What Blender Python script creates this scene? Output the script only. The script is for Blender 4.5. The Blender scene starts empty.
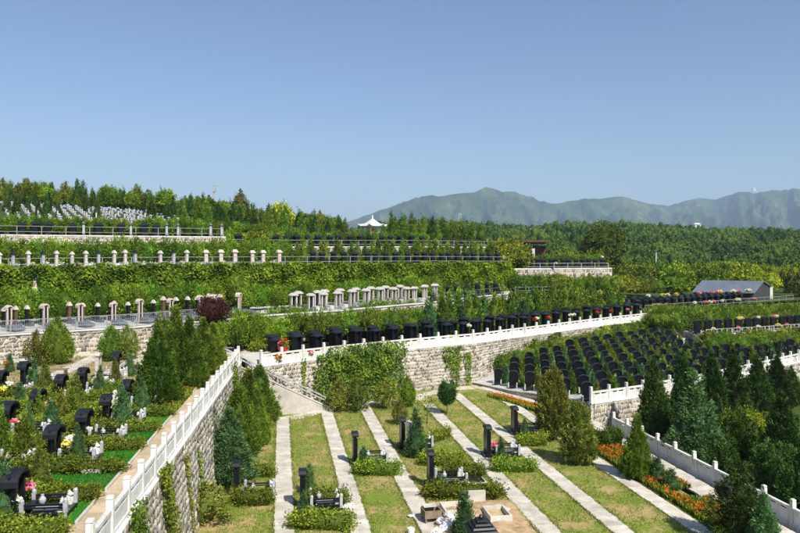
import bpy, bmesh, math, random
import numpy as np
from mathutils import Vector, noise

random.seed(7)
R = math.radians
SC = bpy.context.scene
COL = SC.collection

# ------------------------------------------------------------------ camera, sky, sun, exposure
FPX, HY, CAMZ = 733.0, 250.0, 12.0
cam_d = bpy.data.cameras.new('camera')
cam = bpy.data.objects.new('camera', cam_d)
COL.objects.link(cam)
cam.location = (0, 0, CAMZ)
cam.rotation_euler = (R(90), 0, 0)
cam_d.sensor_width = 36
cam_d.lens = 36 * FPX / 800
cam_d.shift_y = -(266.5 - HY) / 800
cam_d.clip_start = 0.3
cam_d.clip_end = 30000
SC.camera = cam

SUN_EL, SUN_AZ = 47.0, 147.0        # azimuth clockwise from +Y
world = bpy.data.worlds.new('World')
SC.world = world
world.use_nodes = True
wn = world.node_tree.nodes
wl = world.node_tree.links
wn.clear()
sky = wn.new('ShaderNodeTexSky')
sky.sky_type = 'NISHITA'
sky.sun_disc = False
sky.sun_elevation = R(SUN_EL)
sky.sun_rotation = R(SUN_AZ)
sky.altitude = 100
sky.air_density = 1.0
sky.dust_density = 1.3
sky.ozone_density = 4.0
bg = wn.new('ShaderNodeBackground')
bg.inputs[1].default_value = 0.092
wo = wn.new('ShaderNodeOutputWorld')
hs = wn.new('ShaderNodeHueSaturation')
hs.inputs['Saturation'].default_value = 1.0
hs.inputs['Hue'].default_value = 0.502
wl.new(sky.outputs[0], hs.inputs['Color'])
wl.new(hs.outputs[0], bg.inputs[0])
wl.new(bg.outputs[0], wo.inputs[0])

sun_d = bpy.data.lights.new('sun', 'SUN')
sun_d.energy = 5.0
sun_d.angle = R(0.55)
sun_d.color = (1.0, 0.955, 0.88)
sun = bpy.data.objects.new('sun', sun_d)
COL.objects.link(sun)
ts = Vector((math.sin(R(SUN_AZ)) * math.cos(R(SUN_EL)), math.cos(R(SUN_AZ)) * math.cos(R(SUN_EL)), math.sin(R(SUN_EL))))
sun.rotation_euler = ts.to_track_quat('Z', 'Y').to_euler()
sun.location = (20, -20, 60)

SC.view_settings.view_transform = 'Standard'
SC.view_settings.look = 'None'
SC.view_settings.exposure = 0.5
SC.view_settings.gamma = 1.0
SC.render.film_transparent = False
SC.cycles.max_bounces = 6
SC.cycles.diffuse_bounces = 3
SC.cycles.glossy_bounces = 2
SC.cycles.transmission_bounces = 3
SC.cycles.transparent_max_bounces = 4
SC.cycles.volume_bounces = 0
SC.cycles.use_adaptive_sampling = True

# ------------------------------------------------------------------ geometry of the place
def P(px, py, z=0.0):
    """point where the sight line through a pixel meets the level z"""
    d = FPX * (CAMZ - z) / (py - HY)
    return Vector(((px - 400) / FPX * d, d, z))

def Q(px, d, z):
    return Vector(((px - 400) / FPX * d, d, z))

def lerp(xs, ys, x):
    return float(np.interp(x, xs, ys))

def curve(ctrl, n=60):
    """ctrl = (px, d, z) points -> list of 3D points"""
    a = np.array(ctrl, float)
    ps = np.linspace(a[0, 0], a[-1, 0], n)
    # light smoothing of piecewise-linear control values
    d = np.interp(ps, a[:, 0], a[:, 1])
    z = np.interp(ps, a[:, 0], a[:, 2])
    return [Q(p, dd, zz) for p, dd, zz in zip(ps, d, z)]

def walk(pts, spacing, off=0.0, start=0.0, end=None):
    """positions every spacing metres along a polyline, pushed off metres to its left (away from the camera)"""
    out = []
    s = 0.0
    nxt = start
    for a, b in zip(pts[:-1], pts[1:]):
        v = Vector((b.x - a.x, b.y - a.y, 0)); L = v.length
        if L < 1e-6: continue
        t = v / L
        nrm = Vector((-t.y, t.x, 0))
        while nxt <= s + L:
            if end is not None and nxt > end: return out
            k = (nxt - s) / L
            p = a.lerp(b, k) + nrm * off
            out.append((p, math.atan2(t.y, t.x)))
            nxt += spacing
        s += L
    return out

def sub(pts, px0, px1):
    r = [p for p in pts if px0 <= 400 + p.x / p.y * FPX <= px1]
    return r

# ------------------------------------------------------------------ materials
MATS = {}
def nodes(name):
    m = bpy.data.materials.new(name)
    m.use_nodes = True
    nt = m.node_tree
    nt.nodes.clear()
    out = nt.nodes.new('ShaderNodeOutputMaterial')
    MATS[name] = m
    return m, nt, out

def N(nt, typ, **kw):
    n = nt.nodes.new(typ)
    for k, v in kw.items():
        if isinstance(k, str) and hasattr(n, k): setattr(n, k, v)
    return n

def ramp(nt, src, stops):
    r = nt.nodes.new('ShaderNodeValToRGB')
    e = r.color_ramp.elements
    e[0].position, e[0].color = stops[0][0], (*stops[0][1], 1)
    e[1].position, e[1].color = stops[1][0], (*stops[1][1], 1)
    for p, c in stops[2:]:
        q = e.new(p); q.color = (*c, 1)
    nt.links.new(src, r.inputs[0])
    return r.outputs[0]

def noise_t(nt, scale, detail=4, rough=0.55, coord=None):
    n = nt.nodes.new('ShaderNodeTexNoise')
    n.inputs['Scale'].default_value = scale
    n.inputs['Detail'].default_value = detail
    n.inputs['Roughness'].default_value = rough
    if coord is None:
        g = nt.nodes.new('ShaderNodeNewGeometry')
        coord = g.outputs['Position']
    nt.links.new(coord, n.inputs['Vector'])
    return n.outputs['Fac']

def mixc(nt, fac, a, b, mode='MIX'):
    m = nt.nodes.new('ShaderNodeMix')
    m.data_type = 'RGBA'; m.blend_type = mode
    if isinstance(fac, float): m.inputs[0].default_value = fac
    else: nt.links.new(fac, m.inputs[0])
    for i, v in ((6, a), (7, b)):
        if isinstance(v, tuple): m.inputs[i].default_value = (*v, 1)
        else: nt.links.new(v, m.inputs[i])
    return m.outputs[2]

def bsdf(nt, out, col, rough=0.7, spec=0.3, bump=None, bstr=0.3, bdist=0.02, metal=0.0):
    b = nt.nodes.new('ShaderNodeBsdfPrincipled')
    if isinstance(col, tuple): b.inputs['Base Color'].default_value = (*col, 1)
    else: nt.links.new(col, b.inputs['Base Color'])
    b.inputs['Roughness'].default_value = rough
    b.inputs['Specular IOR Level'].default_value = spec
    b.inputs['Metallic'].default_value = metal
    if bump is not None:
        bn = nt.nodes.new('ShaderNodeBump')
        bn.inputs['Strength'].default_value = bstr
        bn.inputs['Distance'].default_value = bdist
        nt.links.new(bump, bn.inputs['Height'])
        nt.links.new(bn.outputs[0], b.inputs['Normal'])
    nt.links.new(b.outputs[0], out.inputs[0])
    return b

def mat_solid(name, c1, c2=None, scale=3.0, rough=0.7, spec=0.3, bump=True, bdist=0.01, metal=0.0, grime=0.25):
    m, nt, out = nodes(name)
    c2 = c2 or tuple(v * 0.72 for v in c1)
    f = noise_t(nt, scale, 6, 0.6)
    col = ramp(nt, f, [(0.35, c2), (0.65, c1)])
    f2 = noise_t(nt, scale * 9, 4, 0.6)
    col = mixc(nt, grime, col, ramp(nt, f2, [(0.3, (0.5, 0.5, 0.5)), (0.7, (1.2, 1.2, 1.2))]), 'MULTIPLY')
    bsdf(nt, out, col, rough, spec, f2 if bump else None, 0.4, bdist, metal)
    return m

def mat_foliage(name, dark, mid, light, hue=0.02, trans=0.25, objvar=0.35):
    """dark/mid/light are the leaf colours mixed leaf by leaf at random; cores keep to the dark end"""
    m, nt, out = nodes(name)
    at = nt.nodes.new('ShaderNodeAttribute'); at.attribute_name = 'var'
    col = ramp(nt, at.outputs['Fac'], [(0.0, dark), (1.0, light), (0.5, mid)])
    oi = nt.nodes.new('ShaderNodeObjectInfo')
    hsv = nt.nodes.new('ShaderNodeHueSaturation')
    mr = nt.nodes.new('ShaderNodeMapRange')
    mr.inputs[3].default_value = 0.5 - hue; mr.inputs[4].default_value = 0.5 + hue
    nt.links.new(oi.outputs['Random'], mr.inputs[0]); nt.links.new(mr.outputs[0], hsv.inputs[0])
    mr2 = nt.nodes.new('ShaderNodeMapRange')
    mu = nt.nodes.new('ShaderNodeMath'); mu.operation = 'MULTIPLY'; mu.inputs[1].default_value = 7.31
    fr = nt.nodes.new('ShaderNodeMath'); fr.operation = 'FRACT'
    nt.links.new(oi.outputs['Random'], mu.inputs[0]); nt.links.new(mu.outputs[0], fr.inputs[0])
    mr2.inputs[3].default_value = 1 - objvar; mr2.inputs[4].default_value = 1 + objvar
    nt.links.new(fr.outputs[0], mr2.inputs[0]); nt.links.new(mr2.outputs[0], hsv.inputs[2])
    nt.links.new(col, hsv.inputs[4])
    b = nt.nodes.new('ShaderNodeBsdfPrincipled')
    nt.links.new(hsv.outputs[0], b.inputs['Base Color'])
    b.inputs['Roughness'].default_value = 0.6
    b.inputs['Specular IOR Level'].default_value = 0.10
    t = nt.nodes.new('ShaderNodeBsdfTranslucent')
    tc = mixc(nt, 1.0, hsv.outputs[0], (1.25, 1.2, 0.5), 'MULTIPLY')
    nt.links.new(tc, t.inputs[0])
    mx = nt.nodes.new('ShaderNodeMixShader'); mx.inputs[0].default_value = trans
    nt.links.new(b.outputs[0], mx.inputs[1]); nt.links.new(t.outputs[0], mx.inputs[2])
    nt.links.new(mx.outputs[0], out.inputs[0])
    return m

def make_materials():
    # lawns with dry straw patches
    m, nt, out = nodes('lawn')
    a = noise_t(nt, 0.55, 5, 0.65); b = noise_t(nt, 6.0, 6, 0.7); c = noise_t(nt, 40, 3, 0.6)
    g = ramp(nt, b, [(0.3, (0.10, 0.15, 0.02)), (0.7, (0.22, 0.26, 0.045))])
    s = ramp(nt, c, [(0.3, (0.30, 0.20, 0.085)), (0.7, (0.46, 0.34, 0.16))])
    ad = nt.nodes.new('ShaderNodeMath'); ad.operation = 'MULTIPLY_ADD'; ad.inputs[1].default_value = 0.5
    nt.links.new(b, ad.inputs[0]); nt.links.new(a, ad.inputs[2])
    f = ramp(nt, ad.outputs[0], [(0.69, (0, 0, 0)), (0.88, (1, 1, 1))])
    bsdf(nt, out, mixc(nt, f, g, s), 0.95, 0.1, c, 0.6, 0.03)
    m, nt, out = nodes('soil')
    a = noise_t(nt, 1.2, 6, 0.65); c = noise_t(nt, 25, 4, 0.7)
    col = ramp(nt, a, [(0.35, (0.26, 0.18, 0.10)), (0.5, (0.38, 0.28, 0.17)), (0.68, (0.12, 0.14, 0.04))])
    bsdf(nt, out, mixc(nt, 0.5, col, ramp(nt, c, [(0.3, (0.6, 0.6, 0.6)), (0.7, (1.2, 1.2, 1.2))]), 'MULTIPLY'), 0.95, 0.1, c, 0.7, 0.03)
    mat_solid('sand', (0.50, 0.36, 0.21), (0.34, 0.23, 0.13), 2.5, 0.95, 0.1, bdist=0.03, grime=0.5)
    mat_solid('undergrowth', (0.07, 0.10, 0.02), (0.03, 0.05, 0.012), 0.9, 0.95, 0.1, bdist=0.1, grime=0.6)
    mat_solid('turf_mat', (0.035, 0.20, 0.02), (0.03, 0.15, 0.016), 3.0, 0.9, 0.1, bdist=0.02, grime=0.35)
    mat_solid('concrete', (0.60, 0.58, 0.52), (0.44, 0.41, 0.35), 1.3, 0.85, 0.2, grime=0.35)
    mat_solid('render_wall', (0.52, 0.49, 0.42), (0.38, 0.35, 0.29), 1.1, 0.9, 0.15, grime=0.4)
    mat_solid('paving', (0.62, 0.59, 0.52), (0.44, 0.40, 0.33), 1.6, 0.85, 0.2, grime=0.4)
    mat_solid('terrace_paving', (0.50, 0.49, 0.47), (0.38, 0.37, 0.34), 0.5, 0.85, 0.2, grime=0.3)
    mat_solid('sandy_paving', (0.55, 0.45, 0.31), (0.42, 0.33, 0.22), 1.0, 0.9, 0.15, grime=0.4)
    m, nt, out = nodes('white_stone')
    g_ = nt.nodes.new('ShaderNodeNewGeometry'); mp = nt.nodes.new('ShaderNodeMapping'); mp.inputs['Scale'].default_value = (7, 7, .8)
    nt.links.new(g_.outputs['Position'], mp.inputs['Vector'])
    streak = noise_t(nt, 1.0, 5, .65, mp.outputs[0]); blot = noise_t(nt, 1.1, 5, .6); fine = noise_t(nt, 30, 3, .6)
    oi = nt.nodes.new('ShaderNodeObjectInfo')
    col = ramp(nt, streak, [(.30, (.46, .45, .40)), (.52, (.72, .71, .68))])
    col = mixc(nt, .7, col, ramp(nt, blot, [(.32, (.74, .73, .68)), (.6, (1.05, 1.05, 1.05))]), 'MULTIPLY')
    col = mixc(nt, .25, col, ramp(nt, fine, [(.3, (.7, .7, .7)), (.7, (1.15, 1.15, 1.15))]), 'MULTIPLY')
    col = mixc(nt, 1.0, col, ramp(nt, oi.outputs['Random'], [(0, (.88, .87, .85)), (1, (1.06, 1.06, 1.06))]), 'MULTIPLY')
    bsdf(nt, out, col, .65, .3, fine, .4, .008)
    mat_solid('grey_stone', (0.42, 0.43, 0.44), (0.30, 0.31, 0.32), 4.0, 0.55, 0.4, grime=0.3)
    mat_solid('pink_stone', (0.56, 0.46, 0.41), (0.44, 0.36, 0.31), 4.0, 0.6, 0.35, grime=0.25)
    mat_solid('pale_granite', (0.55, 0.51, 0.46), (0.43, 0.40, 0.35), 4.0, 0.6, 0.35, grime=0.25)
    mat_solid('dark_slab', (0.14, 0.16, 0.18), (0.09, 0.105, 0.12), 3.0, 0.35, 0.5, bump=False, grime=0.2)
    mat_solid('black_granite', (0.009, 0.010, 0.012), (0.006, 0.0065, 0.008), 5.0, 0.3, 0.32, bump=False, grime=0.2)
    mat_solid('charcoal_granite', (0.016, 0.018, 0.022), (0.011, 0.012, 0.015), 5.0, 0.45, 0.28, bump=False, grime=0.25)
    mat_solid('metal', (0.50, 0.51, 0.52), None, 3.0, 0.45, 0.5, bump=False, metal=0.2)
    mat_solid('rail_grey', (0.27, 0.28, 0.29), (0.20, 0.21, 0.22), 3.0, 0.5, 0.4, bump=False)
    mat_solid('dark_metal', (0.12, 0.13, 0.14), None, 3.0, 0.45, 0.5, bump=False)
    mat_solid('wood', (0.26, 0.20, 0.14), (0.16, 0.12, 0.08), 4.0, 0.8, 0.2)
    mat_solid('bark', (0.16, 0.11, 0.075), (0.09, 0.065, 0.045), 6.0, 0.95, 0.1, bdist=0.03)
    mat_solid('gold', (0.62, 0.42, 0.10), (0.5, 0.3, 0.07), 5.0, 0.4, 0.5, bump=False)
    mat_solid('plastic_white', (0.85, 0.86, 0.88), (0.7, 0.72, 0.76), 5.0, 0.45, 0.5)
    mat_solid('roof_sheet', (0.13, 0.15, 0.19), (0.10, 0.12, 0.15), 0.7, 0.4, 0.5, bump=False)
    mat_solid('wall_sheet', (0.05, 0.052, 0.055), (0.04, 0.041, 0.043), 0.7, 0.6, 0.3)
    mat_solid('brown_roof', (0.13, 0.075, 0.05), (0.09, 0.05, 0.035), 1.5, 0.8, 0.2)
    mat_solid('red_paint', (0.5, 0.04, 0.03), None, 4.0, 0.5, 0.4)
    mat_solid('roof_tile', (0.56, 0.57, 0.58), (0.44, 0.45, 0.46), 3.0, 0.7, 0.3)
    # rubble stones: colour stone by stone
    m, nt, out = nodes('rubble')
    at = nt.nodes.new('ShaderNodeAttribute'); at.attribute_name = 'var'
    col = ramp(nt, at.outputs['Fac'], [(0.0, (0.15, 0.135, 0.11)), (1.0, (0.54, 0.50, 0.42)), (0.3, (0.34, 0.305, 0.245)), (0.7, (0.44, 0.40, 0.325))])
    f2 = noise_t(nt, 14, 5, 0.65)
    st = noise_t(nt, 0.5, 5, 0.6)
    col = mixc(nt, 0.7, col, ramp(nt, f2, [(0.3, (0.6, 0.6, 0.6)), (0.7, (1.15, 1.15, 1.15))]), 'MULTIPLY')
    col = mixc(nt, 0.6, col, ramp(nt, st, [(0.35, (0.62, 0.6, 0.56)), (0.6, (1.1, 1.1, 1.1))]), 'MULTIPLY')
    bsdf(nt, out, col, 0.9, 0.2, f2, 0.6, 0.03)
    mat_solid('mortar', (0.54, 0.49, 0.40), (0.42, 0.37, 0.30), 2.0, 0.95, 0.1, bdist=0.02, grime=0.4)
    # foliage
    mat_foliage('leaf_conifer', (0.028, 0.052, 0.007), (0.119, 0.195, 0.017), (0.329, 0.415, 0.049))
    mat_foliage('leaf_conifer_mid', (0.020, 0.050, 0.007), (0.075, 0.140, 0.014), (0.19, 0.27, 0.030))
    mat_foliage('leaf_conifer_blue', (0.022, 0.052, 0.017), (0.076, 0.155, 0.053), (0.186, 0.314, 0.112))
    mat_foliage('leaf_conifer_dark', (0.011, 0.027, 0.004), (0.046, 0.094, 0.015), (0.116, 0.196, 0.038), trans=0.15)
    mat_foliage('leaf_conifer_olive', (0.035, 0.050, 0.008), (0.149, 0.178, 0.027), (0.383, 0.376, 0.067))
    mat_foliage('leaf_hedge', (0.032, 0.056, 0.006), (0.148, 0.205, 0.019), (0.427, 0.454, 0.044))
    mat_foliage('leaf_bright', (0.025, 0.052, 0.004), (0.123, 0.218, 0.015), (0.317, 0.451, 0.037))
    mat_foliage('leaf_vine', (0.023, 0.050, 0.004), (0.122, 0.201, 0.014), (0.398, 0.462, 0.035))
    mat_foliage('leaf_creeper', (0.028, 0.055, 0.003), (0.190, 0.275, 0.013), (0.537, 0.586, 0.037))
    mat_foliage('leaf_vine_yellow', (0.041, 0.063, 0.007), (0.200, 0.240, 0.023), (0.484, 0.477, 0.048))
    mat_foliage('leaf_yellow', (0.09, 0.13, 0.010), (0.30, 0.35, 0.018), (0.58, 0.58, 0.03))
    mat_foliage('leaf_forest', (0.025, 0.052, 0.007), (0.085, 0.130, 0.014), (0.19, 0.22, 0.028), objvar=0.2)
    mat_foliage('leaf_willow', (0.017, 0.033, 0.006), (0.071, 0.114, 0.017), (0.183, 0.232, 0.037))
    mat_foliage('leaf_red', (0.025, 0.010, 0.008), (0.060, 0.018, 0.014), (0.075, 0.055, 0.02))
    mat_foliage('grass_blade', (0.064, 0.112, 0.012), (0.153, 0.216, 0.027), (0.360, 0.340, 0.100), trans=0.3)
    mat_foliage('turf_blade', (0.020, 0.128, 0.008), (0.041, 0.207, 0.018), (0.080, 0.300, 0.030), trans=0.2)
    for nm, a, b, c in (('petal_orange', (0.30, 0.05, 0.01), (0.52, 0.13, 0.01), (0.66, 0.26, 0.015)),
                        ('petal_pink', (0.75, 0.10, 0.22), (0.9, 0.25, 0.38), (0.95, 0.5, 0.6)),
                        ('petal_white', (0.7, 0.7, 0.6), (0.85, 0.85, 0.78), (0.9, 0.9, 0.88)),
                        ('petal_yellow', (0.7, 0.5, 0.02), (0.85, 0.75, 0.08), (0.9, 0.88, 0.4)),
                        ('petal_red', (0.5, 0.01, 0.01), (0.7, 0.03, 0.02), (0.8, 0.1, 0.06))):
        mat_foliage(nm, a, b, c, trans=0.2, objvar=0.05)
    # mountain
    m, nt, out = nodes('mountain_cover')
    a = noise_t(nt, 0.004, 8, 0.62); b = noise_t(nt, 0.03, 5, 0.7)
    col = ramp(nt, a, [(0.38, (0.02, 0.045, 0.008)), (0.60, (0.07, 0.095, 0.025)), (0.80, (0.26, 0.20, 0.12))])
    bsdf(nt, out, mixc(nt, 0.8, col, ramp(nt, b, [(0.35, (0.25, 0.3, 0.25)), (0.65, (1.5, 1.45, 1.3))]), 'MULTIPLY'), 0.95, 0.05)
    m, nt, out = nodes('forest_floor')
    a = noise_t(nt, 0.06, 6, 0.7)
    bsdf(nt, out, ramp(nt, a, [(0.35, (0.025, 0.05, 0.01)), (0.65, (0.07, 0.10, 0.02))]), 0.95, 0.05)
make_materials()
M = MATS

# ------------------------------------------------------------------ mesh helpers
class MB:
    def __init__(self): self.v = []; self.f = []
    def add(self, vs, fs):
        o = len(self.v); self.v += [tuple(x) for x in vs]; self.f += [tuple(i + o for i in f) for f in fs]
        return self
    def box(self, c, s, rz=0.0, taper=1.0):
        hx, hy, hz = s[0] / 2, s[1] / 2, s[2] / 2
        vs = []
        for k, tz in ((-1, 1.0), (1, taper)):
            for a, b in ((-1, -1), (1, -1), (1, 1), (-1, 1)):
                x, y = a * hx * tz, b * hy * tz
                vs.append((c[0] + x * math.cos(rz) - y * math.sin(rz), c[1] + x * math.sin(rz) + y * math.cos(rz), c[2] + k * hz))
        return self.add(vs, [(3, 2, 1, 0), (4, 5, 6, 7), (0, 1, 5, 4), (1, 2, 6, 5), (2, 3, 7, 6), (3, 0, 4, 7)])
    def bar(self, a, b, w, h=None):
        """square bar from a to b"""
        a, b = Vector(a), Vector(b); h = h or w
        t = (b - a).normalized()
        up = Vector((0, 0, 1)) if abs(t.z) < 0.95 else Vector((1, 0, 0))
        s = t.cross(up).normalized(); u = s.cross(t).normalized()
        vs = []
        for p in (a, b):
            for i, j in ((-1, -1), (1, -1), (1, 1), (-1, 1)): vs.append(p + s * i * w / 2 + u * j * h / 2)
        return self.add(vs, [(3, 2, 1, 0), (4, 5, 6, 7), (0, 1, 5, 4), (1, 2, 6, 5), (2, 3, 7, 6), (3, 0, 4, 7)])
    def lathe(self, c, prof, n=10, sy=1.0):
        vs, fs = [], []
        for r, z in prof:
            for k in range(n):
                a = 2 * math.pi * k / n
                vs.append((c[0] + r * math.cos(a), c[1] + r * math.sin(a) * sy, c[2] + z))
        for i in range(len(prof) - 1):
            for k in range(n):
                fs.append((i * n + k, i * n + (k + 1) % n, (i + 1) * n + (k + 1) % n, (i + 1) * n + k))
        fs.append(tuple(reversed(range(n)))); fs.append(tuple((len(prof) - 1) * n + k for k in range(n)))
        return self.add(vs, fs)
    def prism(self, prof, x0, x1):
        """profile in (y,z), extruded along x"""
        n = len(prof)
        vs = [(x0, y, z) for y, z in prof] + [(x1, y, z) for y, z in prof]
        fs = [tuple(reversed(range(n))), tuple(range(n, 2 * n))]
        for k in range(n): fs.append((k, (k + 1) % n, n + (k + 1) % n, n + k))
        return self.add(vs, fs)
    def tube(self, pts, r0, r1=None, n=6):
        r1 = r0 if r1 is None else r1
        rings = []
        for i, p in enumerate(pts):
            p = Vector(p)
            t = (Vector(pts[min(i + 1, len(pts) - 1)]) - Vector(pts[max(i - 1, 0)])).normalized()
            u = t.orthogonal().normalized(); w = t.cross(u)
            r = r0 + (r1 - r0) * i / (len(pts) - 1)
            rings.append([p + (u * math.cos(2 * math.pi * k / n) + w * math.sin(2 * math.pi * k / n)) * r for k in range(n)])
        vs = [v for ring in rings for v in ring]; fs = []
        for i in range(len(rings) - 1):
            for k in range(n): fs.append((i * n + k, i * n + (k + 1) % n, (i + 1) * n + (k + 1) % n, (i + 1) * n + k))
        fs.append(tuple(reversed(range(n)))); fs.append(tuple((len(rings) - 1) * n + k for k in range(n)))
        return self.add(vs, fs)
    def mesh(self, name, mat, bevel=0.0):
        me = bpy.data.meshes.new(name)
        me.from_pydata(self.v, [], self.f)
        bm = bmesh.new(); bm.from_mesh(me)
        bmesh.ops.recalc_face_normals(bm, faces=bm.faces)
        if bevel > 0:
            ed = [e for e in bm.edges if len(e.link_faces) == 2 and e.calc_face_angle(0) > 0.6]
            bmesh.ops.bevel(bm, geom=ed, offset=bevel, segments=1, affect='EDGES', clamp_overlap=True)
        bm.to_mesh(me); bm.free()
        me.materials.append(M[mat] if isinstance(mat, str) else mat)
        return me
    def build(self, name, mat, parent=None, loc=(0, 0, 0), rz=0.0, bevel=0.0):
        return link(name, self.mesh(name, mat, bevel), parent, loc, rz)

def link(name, me, parent=None, loc=(0, 0, 0), rz=0.0, scale=None):
    o = bpy.data.objects.new(name, me); COL.objects.link(o)
    o.location = loc; o.rotation_euler = (0, 0, rz)
    if scale is not None: o.scale = scale if hasattr(scale, '__len__') else (scale,) * 3
    if parent: o.parent = parent
    return o

def tag(o, label=None, cat=None, group=None, kind=None):
    if label: o['label'] = label
    if cat: o['category'] = cat
    if group: o['group'] = group
    if kind: o['kind'] = kind
    return o

def thing(name, label, cat, loc=(0, 0, 0), rz=0.0, group=None):
    o = bpy.data.objects.new(name, None); COL.objects.link(o)
    o.location = loc; o.rotation_euler = (0, 0, rz); o.empty_display_size = 0.3
    return tag(o, label, cat, group)

KIDS = {}
def kids(o):
    return list(o.children)
def dup(o, loc=None, rz=None, label=None, group=None, scale=None, parent=None):
    c = o.copy(); COL.objects.link(c)
    if parent is not None: c.parent = parent
    if loc is not None: c.location = loc
    if rz is not None: c.rotation_euler = (0, 0, rz)
    if scale is not None: c.scale = scale if hasattr(scale, '__len__') else (scale,) * 3
    if label: c['label'] = label
    if group: c['group'] = group
    for ch in kids(o): dup(ch, parent=c)
    return c

class Proto:
    """first use takes the prototype itself, later ones copies"""
    def __init__(self, root): self.root, self.used = root, False; self.kids = None
    def put(self, loc, rz=0.0, label=None, group=None, scale=None):
        if not self.used:
            self.used = True
            o = self.root
            o.location = loc; o.rotation_euler = (0, 0, rz)
            if scale is not None: o.scale = scale if hasattr(scale, '__len__') else (scale,) * 3
            if label: o['label'] = label
            if group: o['group'] = group
            return o
        return dup(self.root, loc, rz, label, group, scale)

def np_mesh(name, V, F, mat, var=None):
    """V (n,3), F (m,4) quads"""
    me = bpy.data.meshes.new(name)
    V = np.asarray(V, np.float32); F = np.asarray(F, np.int32)
    me.vertices.add(len(V)); me.vertices.foreach_set('co', V.ravel())
    m, k = F.shape
    me.loops.add(m * k); me.loops.foreach_set('vertex_index', F.ravel())
    me.polygons.add(m)
    me.polygons.foreach_set('loop_start', np.arange(0, m * k, k, dtype=np.int32))
    me.polygons.foreach_set('loop_total', np.full(m, k, np.int32))
    if var is not None:
        at = me.attributes.new('var', 'FLOAT', 'POINT')
        at.data.foreach_set('value', np.asarray(var, np.float32))
    me.update(calc_edges=True)
    for mm in (mat if isinstance(mat, (list, tuple)) else [mat]): me.materials.append(M[mm])
    return me

def unit(a):
    return a / np.maximum(np.linalg.norm(a, axis=1, keepdims=True), 1e-9)

def leaf_quads(c, n, L, W, rng, up=0.5, jit=0.5, facing=False):
    k = len(c)
    n = unit(n)
    if facing:
        nn = unit(n + rng.normal(0, jit, (k, 3)))
        d = unit(np.cross(nn, rng.normal(0, 1, (k, 3))))
        s = np.cross(nn, d)
    else:
        d = unit(n + np.array([0, 0, up]) + rng.normal(0, jit, (k, 3)))
        s = unit(np.cross(d, rng.normal(0, 1, (k, 3))))
    Ls = (L * rng.uniform(0.6, 1.3, (k, 1))); Ws = (W * rng.uniform(0.6, 1.3, (k, 1)))
    V = np.empty((k, 4, 3))
    V[:, 0] = c - d * Ls * 0.5; V[:, 1] = c + s * Ws * 0.5
    V[:, 2] = c + d * Ls * 0.5; V[:, 3] = c - s * Ws * 0.5
    F = np.arange(k * 4).reshape(k, 4)
    return V.reshape(-1, 3), F

def merge(parts):
    Vs, Fs, vs = [], [], []; o = 0
    for V, F, var in parts:
        Vs.append(V); Fs.append(np.asarray(F) + o); vs.append(var); o += len(V)
    return np.vstack(Vs), np.vstack(Fs), np.concatenate(vs)

def grid_faces(a, b, wrap=False):
    i, j = np.meshgrid(np.arange(a - 1), np.arange(b if wrap else b - 1), indexing='ij')
    j2 = (j + 1) % b
    return np.stack([i * b + j, i * b + j2, (i + 1) * b + j2, (i + 1) * b + j], -1).reshape(-1, 4)

def lumpy(r_fn, h_fn, nt, nth, rng, amp, core=0.82):
    """closed core of revolution; r_fn(t), h_fn(t)"""
    t = np.linspace(0.0, 1, nt); th = np.linspace(0, 2 * np.pi, nth, endpoint=False)
    T, TH = np.meshgrid(t, th, indexing='ij')
    r = r_fn(T) * core * (1 + amp * rng.uniform(-1, 1, T.shape))
    V = np.stack([r * np.cos(TH), r * np.sin(TH), h_fn(T * .90)], -1).reshape(-1, 3)
    return V, grid_faces(nt, nth, True), np.full(len(V), 0.12) + rng.uniform(0, .2, len(V))  # core coloured near the dark end, painting the shade inside the crown

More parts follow.
